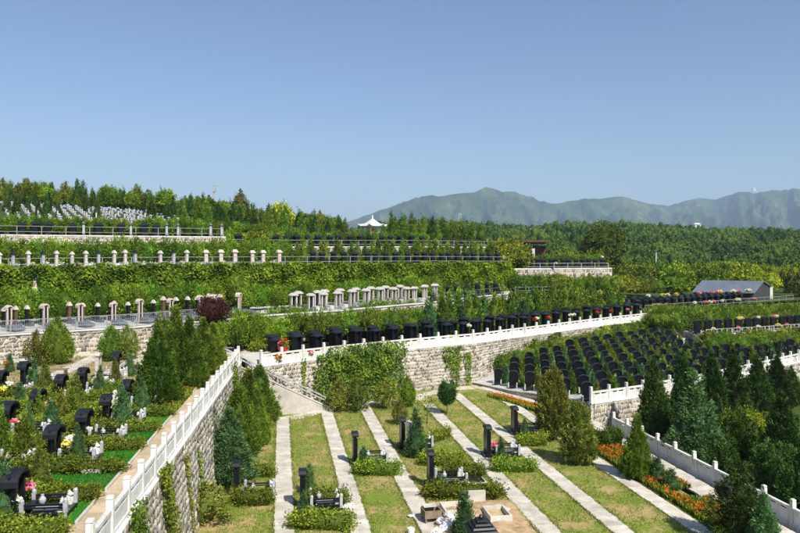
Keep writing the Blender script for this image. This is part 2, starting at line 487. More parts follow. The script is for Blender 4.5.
def crown_mesh(name, mat, kind, H, Rad, nclump, per, L, W, seed, z0=0.0, amp=0.16, core=0.8, up=0.6, jit=0.45):
    """crown of revolution covered with clumps of leaves: kind cone / egg / ball / plume"""
    rng = np.random.default_rng(seed)
    if kind == 'cone':
        rf = lambda t: Rad * np.clip((1 - t), 0, 1) ** 0.86 * np.clip(0.6 + t * 5, 0, 1)
    elif kind == 'egg':
        rf = lambda t: Rad * np.clip(np.sin(np.clip(t * 0.93 + 0.09, 0, 1) ** 0.7 * np.pi), 0, 1) ** 0.75
    elif kind == 'column':
        rf = lambda t: Rad * np.clip(1 - t ** 3.2, 0, 1) ** 0.9 * np.clip(0.75 + t * 2, 0, 1)
    else:
        rf = lambda t: Rad * np.sqrt(np.clip(1 - (2 * t - 1) ** 2, 0, 1))
    hf = lambda t: z0 + H * t
    tt = rng.uniform(0, 1, nclump * 6)
    keep = rng.uniform(0, 1, len(tt)) < (rf(tt) / Rad) * 0.95 + 0.05
    t = tt[keep][:nclump]; k = len(t)
    th = rng.uniform(0, 2 * np.pi, k)
    ph = rng.uniform(0, 6.28, 4)
    wob = 1 + amp * (np.sin(3 * th + ph[0] + 5 * t) * 0.5 + np.sin(5 * th + ph[1] - 9 * t) * 0.35) + rng.normal(0, amp * 0.45, k)
    r = rf(t) * wob * rng.uniform(0.82, 1.0, k)
    dr = (rf(np.clip(t + .02, 0, 1)) - rf(np.clip(t - .02, 0, 1))) / (.04 * H)
    cc = np.stack([r * np.cos(th), r * np.sin(th), hf(t)], -1)
    nn = unit(np.stack([np.cos(th), np.sin(th), -dr], -1))
    cl = np.repeat(cc, per, 0); cn = np.repeat(nn, per, 0)
    sp = max(Rad, H * .3) * 1.6 / math.sqrt(nclump) * 2.0
    wild = (rng.uniform(0, 1, k) < .10); cc[wild] += nn[wild] * Rad * rng.uniform(.05, .22, (wild.sum(), 1)); cl = np.repeat(cc, per, 0)
    off = rng.normal(0, 1, (len(cl), 3)) * np.array([sp * .5, sp * .5, sp * (.5 + .35 * up)])
    pts = cl + off * 0.7
    pts[:, 2] = np.maximum(pts[:, 2], z0 * 0.8 + 0.02)
    V, F = leaf_quads(pts, cn, L, W, rng, up, jit)
    cv = np.repeat(rng.uniform(0, 1, k) ** 1.2, per) * 0.65 + rng.uniform(0, 1, len(pts)) * 0.35
    parts = [(V, F, np.repeat(cv, 4))]
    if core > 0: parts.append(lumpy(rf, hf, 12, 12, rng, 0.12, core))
    V, F, var = merge(parts)
    return np_mesh(name, V, F, mat, var)

def hedge_mesh(name, mat, lx, ly, h, nclump, per, L, seed, core=0.86, wav=0.07):
    """block of clipped hedge, x in 0..lx centred in y, foot at z 0"""
    rng = np.random.default_rng(seed)
    A = [lx * ly, lx * h, lx * h, ly * h, ly * h]; A = np.array(A) / sum(A)
    f = rng.choice(5, nclump, p=A)
    u, v = rng.uniform(0, 1, nclump), rng.uniform(0, 1, nclump)
    c = np.zeros((nclump, 3)); n = np.zeros((nclump, 3))
    for i, (cx, nx) in enumerate((((lx * u, ly * (v - .5), h + 0 * u), (0, 0, 1)), ((lx * u, -ly / 2 + 0 * u, h * v), (0, -1, 0)),
                     ((lx * u, ly / 2 + 0 * u, h * v), (0, 1, 0)), ((0 * u, ly * (v - .5), h * u), (-1, 0, 0)), ((lx + 0 * u, ly * (v - .5), h * u), (1, 0, 0)))):
        s = f == i
        c[s] = np.stack(cx, -1)[s]; n[s] = nx
    ph = rng.uniform(0, 6, 3)
    c += n * (wav * (np.sin(c[:, [0]] * 3.1 + ph[0]) + np.sin(c[:, [0]] * 7.3 + c[:, [1]] * 4 + ph[1]) * .7) + rng.normal(0, wav * .5, (nclump, 1)))
    # round the top edges
    e = np.abs(c[:, 1]) / (ly / 2)
    c[:, 2] -= np.where(c[:, 2] > h * .85, (e ** 4) * 0.12 * h, 0)
    cl = np.repeat(c, per, 0); cn = np.repeat(n, per, 0)
    pts = cl + rng.normal(0, 0.08 + L * .35, (len(cl), 3)); pts[:, 2] = np.maximum(pts[:, 2], 0.02)
    V, F = leaf_quads(pts, cn, L, L * .7, rng, 0.4, 0.6, facing=False)
    cv = np.repeat(rng.uniform(0, 1, nclump), per) * .5 + rng.uniform(0, 1, len(pts)) * .5
    mb = MB().box((lx / 2, 0, h * core / 2), (lx * (1 - .1 / max(lx, .5)), ly * core, h * core))
    V2, F2, var = merge([(V, F, np.repeat(cv, 4)), (np.array(mb.v), np.array(mb.f), np.full(8, .15))])  # core box coloured dark to paint the shade between hedge leaves
    return np_mesh(name, V2, F2, mat, var)

def ribbon(name, A, B, mat, kind='structure', rows=2):
    """sheet between two polylines of equal length"""
    n = len(A); V = []
    for r in range(rows):
        k = r / (rows - 1)
        V += [tuple(a.lerp(b, k)) for a, b in zip(A, B)]
    o = link(name, np_mesh(name, V, grid_faces(rows, n)[:, ::-1], mat))
    if kind: o['kind'] = kind
    return o

def rubble_wall(pts_top, z_bot, name, label, seed, cell=0.42, batter=0.0, thick=0.5, cap=None, depth=0.06, parts_kind='stuff'):
    """retaining wall along a polyline of top points (left = behind); z_bot per point list or number"""
    rng = np.random.default_rng(seed)
    a = np.array([tuple(p) for p in pts_top]); n = len(a)
    zb = np.array(z_bot if hasattr(z_bot, '__len__') else [z_bot] * n, float)
    seg = np.linalg.norm(np.diff(a[:, :2], axis=0), axis=1); s = np.concatenate([[0], np.cumsum(seg)])
    tng = np.gradient(a[:, :2], axis=0); tng /= np.linalg.norm(tng, axis=1, keepdims=True)
    def at(ss, v):      # ss along, v 0 bottom..1 top, returns pos & outward normal
        x = np.interp(ss, s, a[:, 0]); y = np.interp(ss, s, a[:, 1]); zt = np.interp(ss, s, a[:, 2]); z0 = np.interp(ss, s, zb)
        tx = np.interp(ss, s, tng[:, 0]); ty = np.interp(ss, s, tng[:, 1])
        nx, ny = ty, -tx
        z = z0 + (zt - z0) * v
        o = batter * (zt - z)
        return np.stack([x + nx * o, y + ny * o, z], -1), np.stack([nx, ny, 0 * nx], -1)
    Ltot = s[-1]; Hm = float(np.max(a[:, 2] - zb))
    nu, nv = max(2, int(Ltot / cell)), max(2, int(Hm / (cell * .80)))
    root = thing(name, label, 'retaining wall', tuple(a[n // 2] * [1, 1, 0] + [0, 0, zb[n // 2]]))
    base = Vector(root.location)
    # backing
    top, nn = at(s, 1.0); bot, _ = at(s, 0.0)
    back = top - nn * thick; backb = back.copy(); backb[:, 2] = zb
    V = np.vstack([bot, top, back, backb]) - np.array(base)
    o = link('mortar_face', np_mesh('mortar_face', V, grid_faces(4, n), 'mortar'), root)
    # stones: brick hexagons with jittered corners
    du = Ltot / nu
    VV, FF, var = [], [], []
    lv = []
    for j in range(nv + 1):
        off = 0.5 if j % 2 else 0.0
        lv.append(None)
    vid = {}
    rsh = rng.uniform(-.32, .32, nv + 1) * du; rph = rng.uniform(0, 6.28, nv + 1)
    def node(i2, j):    # i2 in half cells
        k = (i2, j)
        if k not in vid:
            ju = rng.uniform(-.24, .24) * du; jv = ((.12 if (i2 + j) % 2 else -.12) + rng.uniform(-.24, .24)) / nv if 0 < j < nv else 0
            uu = i2 * du / 2
            if 0 < j < nv: jv += .10 / nv * math.sin(uu * .5 / du + rph[j])
            vid[k] = (min(max(uu + ju + rsh[j], 0), Ltot), j / nv + jv)
        return vid[k]
    polys = []
    for j in range(nv):
        st = 0 if j % 2 == 0 else -1
        for i in range(nu + 1):
            a0 = st + 2 * i
            if a0 < 0 or a0 + 2 > 2 * nu: continue
            polys.append([node(a0, j), node(a0 + 1, j), node(a0 + 2, j), node(a0 + 2, j + 1), node(a0 + 1, j + 1), node(a0, j + 1)])
    Pn = np.array(polys)                      # m,6,2
    cen = Pn.mean(axis=1, keepdims=True)
    m = len(Pn)
    ins = rng.uniform(.72, .92, (m, 1, 1))
    outer = cen + (Pn - cen) * (ins + .04)
    inner = cen + (Pn - cen) * (ins - .08)
    dp = rng.uniform(.25, 1.0, (m, 1)) * depth * .75
    rings = []
    for ring, e in ((outer, 0.002), (inner, 1.0)):
        pos, nr = at(ring[..., 0].ravel(), ring[..., 1].ravel())
        pos = pos.reshape(m, 6, 3); nr = nr.reshape(m, 6, 3)
        rings.append(pos + nr * ((dp if e == 1.0 else e + 0 * dp)[..., None] * 1.0))
    Vs = np.concatenate(rings, axis=1).reshape(-1, 3) - np.array(base)
    idx = np.arange(m)[:, None] * 12
    fs = []
    for k in range(6):
        fs.append(np.concatenate([idx + k, idx + (k + 1) % 6, idx + 6 + (k + 1) % 6, idx + 6 + k], 1))
    fs.append(np.concatenate([idx + 6, idx + 7, idx + 8, idx + 9], 1))
    fs.append(np.concatenate([idx + 6, idx + 9, idx + 10, idx + 11], 1))
    F = np.vstack(fs)
    st = link('rubble_stone', np_mesh('rubble_stone', Vs, F, 'rubble', np.repeat(rng.uniform(0, 1, m), 12)), root)
    st['kind'] = 'stuff'
    if cap:
        cm, ch, co = cap
        t1, _ = at(s, 1.0)
        f0 = t1 + nn * co; b0 = t1 - nn * (thick + .02)
        up = np.array([0, 0, ch]); dn = np.array([0, 0, -0.02])
        V = np.vstack([f0 + dn, f0 + up, b0 + up, b0 + dn, f0 + dn]) - np.array(base)
        link('coping', np_mesh('coping', V, grid_faces(5, n), cm), root)
    return root, at, Ltot

# ------------------------------------------------------------------ THE GROUND AND LARGE STRUCTURE
# level lines of the terraces, each (px, distance, height)
C_L = [(-60, 9.0, 4.0), (40, 15.5, 4.0)]
def xw(y): return -7.72 - 0.108 * (y - 18.8)           # line of the left balustrade
C_M = curve([(262, 52.6, 3.6), (270, 53.3, 3.6), (405, 61.8, 3.6), (480, 66.4, 3.6), (550, 74.2, 3.6), (620, 83.2, 3.65), (653, 87.0, 3.7)], 50)
T1c = [(-160, 48.9, 5.6), (0, 53.3, 5.75), (130, 57.5, 5.88), (228, 61.5, 6.15), (268, 64.5, 6.2), (340, 68.5, 6.3), (430, 76, 6.5), (510, 87, 6.8), (640, 104, 7.0)]
T2c = [(-160, 59.7, 10.3), (0, 65, 10.33), (130, 70, 10.4), (270, 77, 10.4), (430, 87, 10.35), (512, 95, 10.2)]
T3c = [(-160, 73.4, 13.5), (0, 78, 13.55), (226, 85.5, 13.45), (227, 85.6, 12.35), (300, 89, 12.3), (420, 98, 12.4), (512, 104, 12.3)]
T4c = [(-420, 81, 16.0), (-160, 87, 15.6), (0, 91, 15.5), (130, 94, 15.0), (226, 97, 14.2), (300, 101, 13.6), (420, 110, 12.6), (512, 116, 12.2)]
def ctrl_at(c, px):
    a = np.array(c, float)
    return float(np.interp(px, a[:, 0], a[:, 1])), float(np.interp(px, a[:, 0], a[:, 2]))
def line(c, px0, px1, n=40, dz=0.0, dd=0.0):
    return [Q(px, ctrl_at(c, px)[0] + dd, ctrl_at(c, px)[1] + dz) for px in np.linspace(px0, px1, n)]
def level_back(front, back, px0, px1, n=40):
    """the level of front carried back to the line back"""
    return [Q(px, ctrl_at(back, px)[0], ctrl_at(front, px)[1]) for px in np.linspace(px0, px1, n)]

def ground():
    # plain to the horizon
    V = []; ang = np.linspace(0, 2 * np.pi, 65)[:-1]
    rr = [0.1, 40, 200, 1000, 4000, 9300]
    for r in rr: V += [(r * math.cos(a), r * math.sin(a), -4.0) for a in ang]
    o = link('plain_ground', np_mesh('plain_ground', V, grid_faces(len(rr), 64, True), 'forest_floor')); o['kind'] = 'structure'
    # field
    xs = np.linspace(-16, 15.0, 60); ys = np.linspace(4, 69, 90)
    X, Y = np.meshgrid(xs, ys, indexing='ij')
    Z = np.zeros_like(X)
    Xs = np.where(X > -15, X - 0.163 * (Y - 31) * np.clip((X + 16) / 8, 0, 1), X)
    Z += 0.02 * np.sin(X * 2.1 + Y * .7) + 0.015 * np.sin(Y * 1.7 - X)
    Z -= 0.03
    V = np.stack([Xs, Y, Z], -1).reshape(-1, 3)
    o = link('lawn_ground', np_mesh('lawn_ground', V, grid_faces(60, 90)[:, ::-1], 'lawn')); o['kind'] = 'structure'
    # lower ground beyond the right balustrade
    V = []; xs = np.linspace(0, 1, 30)
    A = [Vector((17.3 - .163 * (y - 31) - .1, y, -1.2)) for y in np.linspace(4, 60, 30)]
    B = [Vector((70, y * 1.5, -1.2)) for y in np.linspace(0, 60, 30)]
    ribbon('lower_ground', A, B, 'undergrowth')
    # left terrace
    A = [Vector((-45, y, 4.0)) for y in np.linspace(4, 66, 30)]
    B = [Vector((xw(y) - .02, y, 4.0)) for y in np.linspace(4, 56.2, 30)]
    B[-1] = Vector((-12.0, 64, 4.0)); B[-2] = Vector((-12.0, 57, 4.0))
    ribbon('left_terrace_ground', A, B, 'soil', rows=4)
    # mid terrace
    n = 50
    A = C_M
    B = []
    for p in A:
        px = 400 + p.x / p.y * FPX
        B.append(Q(px + 8, ctrl_at(T1c, px + 8)[0] + .3, 3.6))
    ribbon('middle_terrace_ground', A, B, 'soil', rows=3)
    A2 = [Q(px, 52 + (px - 225) * .02, 3.99) for px in np.linspace(222, 272, 8)]
    B2 = [Q(px, ctrl_at(T1c, px)[0] + .3, 3.99) for px in np.linspace(222, 272, 8)]
    # upper terraces
    ribbon('first_terrace_ground', line(T1c, -160, 512), level_back(T1c, T2c, -160, 512), 'terrace_paving')
    ribbon('second_terrace_ground', line(T2c, -160, 512), level_back(T2c, T3c, -160, 512), 'terrace_paving')
    ribbon('third_terrace_ground', line(T3c, -160, 512, 80), level_back(T3c, T4c, -160, 512, 80), 'terrace_paving')
    # hillside behind the fourth line up to the skyline, then down
    pxs = np.linspace(-420, 514, 72)
    sky_y = [(-260, 186), (0, 203), (130, 211), (200, 219), (260, 227), (330, 235), (400, 241), (512, 246), (620, 249)]
    sx = [a for a, b in sky_y]; sv = [b for a, b in sky_y]
    rows = []
    for k, (dd, f) in enumerate(((0, 0), (4, .10), (12, .32), (24, .62), (36, .88), (46, 1.0), (60, 1.0), (90, .8), (150, .3), (200, -.1))):
        row = []
        for px in pxs:
            d0, z0 = ctrl_at(T4c, px); d0 = d0 if px <= 512 else d0 + (px - 512) * .05
            zt = CAMZ + (HY - lerp(sx, sv, px)) * (d0 + 46) / FPX
            z = z0 + (zt - z0) * f + (0.25 * noise.noise(Vector((px * .03, dd * .1, 0))) if k > 1 else 0)
            row.append(tuple(Q(px, d0 + dd, z)))
        rows += row
    o = link('hillside_ground', np_mesh('hillside_ground', rows, grid_faces(10, len(pxs))[:, ::-1], 'undergrowth')); o['kind'] = 'structure'
ground()

def RF(px):        # front line of the right grave terrace
    return (lerp([470, 480, 510, 538, 575, 590, 640, 700, 760, 800, 960], [66, 64.8, 61, 58.3, 54, 51.3, 53.8, 58.6, 65, 70.7, 95], px),
            lerp([470, 480, 510, 538, 575, 590], [.12, .15, .3, .55, .95, 1.2], px))
def RB(px):        # its back line
    if px <= 653:
        d = lerp([470, 480, 550, 620, 653], [66.2, 66.8, 74.6, 83.6, 87.4], px)
    else:
        d = lerp([653, 654, 705, 760, 800, 960], [87.4, 87.4, 77.5, 80, 83, 100], px)
    return d, lerp([470, 490, 550, 620, 653, 705, 960], [.15, .6, 1.6, 2.2, 2.3, 1.7, 1.7], px)
def rz_ground(px, k):
    a, b = RF(px), RB(px)
    return Q(px, a[0] + (b[0] - a[0]) * k, a[1] + (b[1] - a[1]) * k)
S1c = [(640, 86, 3.0), (655, 85, 3.0), (705, 77, 3.0), (760, 80, 3.0), (800, 83, 3.0), (960, 98, 3.0)]
S2c = [(640, 92, 4.2), (700, 99, 4.2), (760, 108, 4.2), (800, 114, 4.2), (960, 140, 4.2)]

def ground_right():
    pxs = np.concatenate([np.linspace(472, 700, 60), np.linspace(704, 960, 30)])
    rows = []
    for k in np.linspace(0, 1, 6): rows += [tuple(rz_ground(px, k)) for px in pxs]
    o = link('right_terrace_ground', np_mesh('right_terrace_ground', rows, grid_faces(6, len(pxs))[:, ::-1], 'terrace_paving')); o['kind'] = 'structure'
    ribbon('step_terrace_ground', line(S1c, 655, 960, 30), level_back(S1c, S2c, 655, 960, 30), 'soil')
    A = line(S2c, 640, 960, 30); B = [Q(px, 150, 4.2) for px in np.linspace(640, 960, 30)]
    ribbon('far_terrace_ground', A, B, 'undergrowth')
    # shoulder between the middle terrace and the tree belt: rises from 4 m to the level of the row by the wall
    pxs = np.linspace(505, 680, 36); rows = []
    for d, z0, z1 in ((90, 5.2, 3.4), (99, 6.9, 4.0), (104, 7.0, 4.4), (107, 7.2, 4.6), (150, 7.5, 4.6)):
        for px in pxs:
            k = (px - 505) / 175
            rows.append(tuple(Q(px, d, z0 * (1 - k) + z1 * k)))
    o = link('shoulder_ground', np_mesh('shoulder_ground', rows, grid_faces(5, 36)[:, ::-1], 'undergrowth')); o['kind'] = 'structure'
    # forest hill
    sk = [(-300, 240), (330, 240), (380, 228), (420, 224), (450, 226), (500, 230), (530, 231), (560, 228), (600, 227), (640, 228), (680, 231), (720, 234), (800, 234), (1000, 236), (1200, 240)]
    pxs = np.linspace(-300, 1200, 110); rows = []
    ds = [125, 150, 180, 230, 290, 350, 420, 480, 560, 800]
    fs = [-.25, -.2, -.08, .1, .3, .52, .8, 1.0, 1.0, .3]
    global FOREST
    FOREST = (sk, ds, fs)
    for d, f in zip(ds, fs):
        for px in pxs: rows.append(tuple(Q(px, d, forest_z(px, d))))
    o = link('forest_hill', np_mesh('forest_hill', rows, grid_faces(len(ds), len(pxs))[:, ::-1], 'forest_floor')); o['kind'] = 'structure'

def forest_z(px, d):
    sk, ds, fs = FOREST
    y = lerp([a for a, b in sk], [b for a, b in sk], px)
    zt = CAMZ + (HY - y) * 480 / FPX
    f = lerp(ds, fs, d)
    base = 3.5 if px > 600 else lerp([0, 350, 520, 600], [8, 9, 8, 3.5], px)
    z = base + (zt - base) * max(f, 0) - max(-f, 0) * 6
    return z + 1.2 * noise.noise(Vector((px * .012, d * .012, 3))) * (1 if d < 440 else .3)
FOREST = None
ground_right()

def mountains():
    sk = [(-100, 249), (250, 249), (320, 232), (345, 222), (370, 213), (395, 203), (410, 198.5), (425, 194), (440, 193.5), (455, 192), (470, 190.5), (487, 185.5), (500, 189), (515, 190.5),
          (530, 195), (540, 199), (555, 203), (565, 200), (580, 198), (600, 196), (618, 193.5), (640, 198.5), (655, 203), (668, 204.5), (682, 200), (700, 195), (715, 197), (728, 192), (745, 190.5),
          (765, 190), (785, 187), (800, 186), (860, 180), (930, 190), (1010, 205), (1100, 225), (1200, 245)]
    sx = [a for a, b in sk]; sy = [b for a, b in sk]
    pxs = np.linspace(-100, 1200, 520); K = 46
    rows = []
    for j in range(K):
        k = j / (K - 1)
        for px in pxs:
            ridge = 5600 + 500 * math.sin(px * .011) + 250 * math.sin(px * .037 + 1)
            foot = 3600
            d = foot + (ridge - foot) * (k * 1.35)
            top = CAMZ + (HY - lerp(sx, sy, px)) * ridge / FPX
            f = k * 1.35
            if f <= 1: prof = f ** 0.9
            else: prof = max(0, 1 - (f - 1) * 2.2)
            n1 = noise.multi_fractal(Vector((px * .02 + .6 * f, f * 1.3, 1.7)), 0.9, 2.1, 5)
            n2 = abs(noise.noise(Vector((px * .045 + f * 1.5, f * 1.6, 7.7)))) * 1.7 + abs(noise.noise(Vector((px * .12 + f * 2, f * 3.5, 2.1)))) * .9 + abs(noise.noise(Vector((px * .3 + f * 3, f * 7, 4.1)))) * .45
            w = max(0, math.sin(min(f, 1) ** 1.6 * math.pi)) ** .7
            z = -4 + (top + 4) * prof * (1 - w * (0.42 * n2 + 0.06 * (n1 - 1)))
            rows.append((((px - 400) / FPX) * d, d, z))
    me = np_mesh('mountains', rows, grid_faces(K, len(pxs))[:, ::-1], 'mountain_cover')
    me.polygons.foreach_set('use_smooth', [True] * len(me.polygons))
    o = link('mountains', me); o['kind'] = 'structure'
mountains()

def haze():
    mb = MB().box((0, 3600, 297), (19600, 13000, 604))
    m, nt, out = nodes('haze_air')
    v = nt.nodes.new('ShaderNodeVolumePrincipled')
    v.inputs['Color'].default_value = (0.55, 0.75, 1.0, 1)
    v.inputs['Density'].default_value = HAZE
    v.inputs['Anisotropy'].default_value = 0.0
    nt.links.new(v.outputs[0], out.inputs['Volume'])
    o = mb.build('haze', 'haze_air'); o['kind'] = 'stuff'
HAZE = 1.15e-4
haze()

# ------------------------------------------------------------------ retaining walls
WL = [Vector((xw(y), y, 4.0)) for y in np.linspace(8, 52.6, 60)]
wall_left, at_left, LEN_left = rubble_wall(WL, -0.05, 'rubble_retaining_wall', 'tall rubble stone retaining wall under the left white balustrade, hung with creeper strips', 11, 0.32, batter=0.10, thick=0.6, cap=('white_stone', 0.10, 0.05))
zbm = [ -0.05 if (400 + p.x / p.y * FPX) < 478 else rz_ground(400 + p.x / p.y * FPX, 1.0).z - .05 for p in C_M]
wall_mid, at_mid, LEN_mid = rubble_wall(C_M, zbm, 'rubble_retaining_wall', 'pale rubble stone retaining wall under the long white balustrade in the middle', 12, 0.33, batter=0.05, thick=0.7, cap=('white_stone', 0.10, 0.05), depth=.08)
w, _, _ = rubble_wall(line(T1c, -160, 236, 60), 3.95, 'rubble_retaining_wall', 'low stone wall behind the left graves, below the pink pillar row', 13, 0.4, thick=.6, cap=('terrace_paving', 0.08, 0.12), depth=.09)
w, _, _ = rubble_wall(line(T1c, 237, 512, 60), 3.55, 'rubble_retaining_wall', 'stone wall with grey slab top behind the middle black graves', 14, 0.6, thick=.6, cap=('terrace_paving', 0.08, 0.12), depth=.09)
w, _, _ = rubble_wall(line(T2c, -160, 512, 80), [ctrl_at(T1c, px)[1] - .05 for px in np.linspace(-160, 512, 80)], 'rubble_retaining_wall', 'high retaining wall almost wholly hidden under creeper', 15, 0.7, thick=.6, cap=('terrace_paving', 0.08, 0.05), depth=.1)
w, _, _ = rubble_wall(line(T3c, -160, 226, 60), [ctrl_at(T2c, px)[1] - .05 for px in np.linspace(-160, 226, 60)], 'rubble_retaining_wall', 'long pale stone wall high on the left slope under a metal railing', 16, 0.42, thick=.6, cap=('concrete', 0.12, 0.06), depth=.09)
w, _, _ = rubble_wall(line(T3c, 227.2, 512, 60), [ctrl_at(T2c, px)[1] - .05 for px in np.linspace(227.2, 512, 60)], 'rubble_retaining_wall', 'pale wall under the upper black pillar row left of the pavilion', 17, 0.6, thick=.6, cap=('concrete', 0.12, 0.06), depth=.06)
w, _, _ = rubble_wall([Q(px, *RF(px)) for px in np.linspace(473, 590.5, 40)], -.1, 'terrace_kerb_wall', 'low dark-edged kerb wall of the round-topped graves beside the curved path', 24, 0.4, thick=.3, cap=('concrete', 0.06, 0.04), depth=.04)
w, _, _ = rubble_wall([Q(px, *RF(px)) for px in np.linspace(591, 800, 50)], -1.25, 'rubble_retaining_wall', 'low stone wall below the white balustrade of the round-topped black graves', 18, 0.4, thick=.5, cap=('white_stone', 0.08, 0.05), depth=.06)
w, _, _ = rubble_wall(line(S1c, 656, 705.5, 20, dd=0), 1.6, 'rubble_retaining_wall', 'short stone wall with pale coping at the foot of the steps', 19, 0.5, thick=.4, cap=('concrete', 0.12, 0.06), depth=.06)
w, _, _ = rubble_wall(line(S1c, 707, 960, 40), 1.6, 'rubble_retaining_wall', 'stone wall under the railing of the far right black graves', 20, 0.6, thick=.4, cap=('concrete', 0.1, 0.06), depth=.06)

# ------------------------------------------------------------------ balustrades
def post_mesh(h=1.12, w=0.19):
    mb = MB().box((0, 0, h * .45), (w, w, h * .9)).box((0, 0, h * .915), (w * .78, w * .78, h * .03)).box((0, 0, h * .965), (w * 1.02, w * 1.02, h * .07), taper=.86)
    return mb.mesh('post', 'white_stone', 0.008)
def panel_mesh():
    # unit length along x, 0..1, two slots under the top rail
    t = 0.10
    mb = MB().box((.5, 0, .30), (1, t, .44))
    for x0, x1 in ((0, .16), (.44, .56), (.84, 1)): mb.box(((x0 + x1) / 2, 0, .58), (x1 - x0, t - .006, .12))
    mb.box((.5, 0, .70), (1, t + .05, .12))
    mb.box((.5, 0, .05), (1, t + .08, .10))
    return mb.mesh('panel', 'white_stone', 0.006)
PM, PN = post_mesh(), panel_mesh()
def balustrade(pts, spacing, label, z_up=0.1, hs=1.0):
    w = walk(pts, spacing)
    o = thing('stone_balustrade', label, 'balustrade', w[0][0])
    b = w[0][0]
    for i, (p, a) in enumerate(w):
        q = p - b + Vector((0, 0, z_up))
        link('post', PM, o, q, a, (1, 1, hs))
        if i + 1 < len(w):
            q2 = w[i + 1][0] - b + Vector((0, 0, z_up)); v = q2 - q
            an = math.atan2(v.y, v.x)
            L = math.hypot(v.x, v.y)
            pn = link('panel', PN, o, q + v.normalized() * .093, an, (L - .186, 1, hs))
            pn.rotation_euler = (0, -math.atan2(v.z, L), an)
    return o
balustrade([p + Vector((-.13, 0, 0)) for p in WL], 1.76, 'long white stone balustrade beside the sandy path on the left wall')
balustrade([Vector((p.x - .10, p.y + .15, p.z)) for p in C_M], 1.95, 'white stone balustrade along the top of the middle rubble wall')
RBL = [Vector((17.2 - .163 * (y - 31) + .02, y, -0.02)) for y in np.linspace(49, 12, 40)]
balustrade(RBL, 1.93, 'shaded white balustrade running down beside the flower bed path on the right', z_up=0.08)
balustrade([Q(px, RF(px)[0] + .15, RF(px)[1]) for px in np.linspace(591, 800, 50)], 1.75, 'white balustrade in front of the rows of round-topped black graves', z_up=.08)
# kerb wall below the right balustrade
A = [Vector((p.x - .16, p.y, .10)) for p in RBL]; B = [Vector((p.x + .2, p.y, .10)) for p in RBL]
ribbon('balustrade_kerb', B, A, 'white_stone')
ribbon('balustrade_kerb', A, [Vector((p.x, p.y, -.1)) for p in A], 'white_stone')
ribbon('balustrade_footing', [Vector((p.x, p.y, -1.4)) for p in B], B, 'render_wall')

# ------------------------------------------------------------------ paths
random.seed(3)
def slab_meshes(mat, n=3):
    out = []
    for k in range(n):
        mb = MB()
        j = lambda: random.uniform(-.012, .012)
        # unit slab 1 x 1 (x across, y along), scaled per path
        vs = [(-.5 + j(), -.5 + j(), -.06), (.5 + j(), -.5 + j(), -.06), (.5 + j(), .5 + j(), -.06), (-.5 + j(), .5 + j(), -.06)]
        vs += [(x * .985, y * .985, .03) for x, y, z in vs]
        mb.add(vs, [(3, 2, 1, 0), (4, 5, 6, 7), (0, 1, 5, 4), (1, 2, 6, 5), (2, 3, 7, 6), (3, 0, 4, 7)])
        out.append(mb.mesh('paving_slab', mat, 0.0))
    return out
SLABS = slab_meshes('paving', 3)
# slight colour difference from slab to slab
for nm in ('paving', 'sandy_paving'):
    nt = M[nm].node_tree
    b = [n for n in nt.nodes if n.type == 'BSDF_PRINCIPLED'][0]
    src = b.inputs['Base Color'].links[0].from_socket
    oi = nt.nodes.new('ShaderNodeObjectInfo')
    c = ramp(nt, oi.outputs['Random'], [(0, (.84, .83, .80)), (1, (1.08, 1.07, 1.05))])
    nt.links.new(mixc(nt, 1.0, src, c, 'MULTIPLY'), b.inputs['Base Color'])
def slab_path(pts, width, step, name, meshes=SLABS, z=0.0):
    w = walk(pts, step)
    b = w[0][0]
    o = bpy.data.objects.new(name, None); COL.objects.link(o); o.location = b; o['kind'] = 'structure'
    for i, (p, a) in enumerate(w):
        q = p - b; q.z += z + random.uniform(-.006, .006)
        link('paving_slab', meshes[i % 3], o, q, a - math.pi / 2 + random.uniform(-.008, .008), (width * random.uniform(.97, 1.03), step * .955, 1))
    return o
def fx(x31, y): return x31 - 0.163 * (y - 31.1)
for x31, y0, y1, wd in ((-4.9, 22, 52.3, .92), (-1.65, 22, 55.2, .92), (1.36, 22, 57.6, .92), (6.4, 22, 57.0, .96), (9.5, 24, 61.0, .92), (12.9, 26, 60.0, .88)):
    slab_path([Vector((fx(x31, y), y, 0)) for y in (y0, (y0 + y1) / 2, y1)], wd, .55, 'lawn_path')
# cross path at the foot of the middle wall and round to the right
cp = [P(284, 419), P(300, 416), P(322, 411.5), P(334, 408)]
slab_path(cp, 1.0, .6, 'cross_path')
slab_path([P(334, 408), P(368, 403.5), P(400, 399.5), P(416, 398)], .9, .6, 'cross_path')
cp = [P(414, 399), P(428, 394), P(441, 391), P(460, 388), P(478, 387), P(496, 391), P(510, 396), P(538, 403.5), P(575, 415), P(598, 426)]
slab_path(cp, 1.1, .6, 'cross_path')
slab_path([Vector((16.1 - .163 * (y - 31), y, 0)) for y in (50.5, 40, 20)], 1.35, .6, 'balustrade_path')
# sandy path beside the left balustrade
SAND = slab_meshes('sandy_paving')
slab_path([Vector((xw(y) - .85, y, 4.0)) for y in (12, 30, 54)] + [Vector((-13.2, 59.5, 4.0))], 1.15, .9, 'wall_path', SAND, .0)
A = [Vector((xw(y) - 1.42, y, 4.006)) for y in np.linspace(8, 56, 20)]; B = [Vector((xw(y) - .25, y, 4.006)) for y in np.linspace(8, 56, 20)]
ribbon('wall_path_bed', A, B, 'sand')
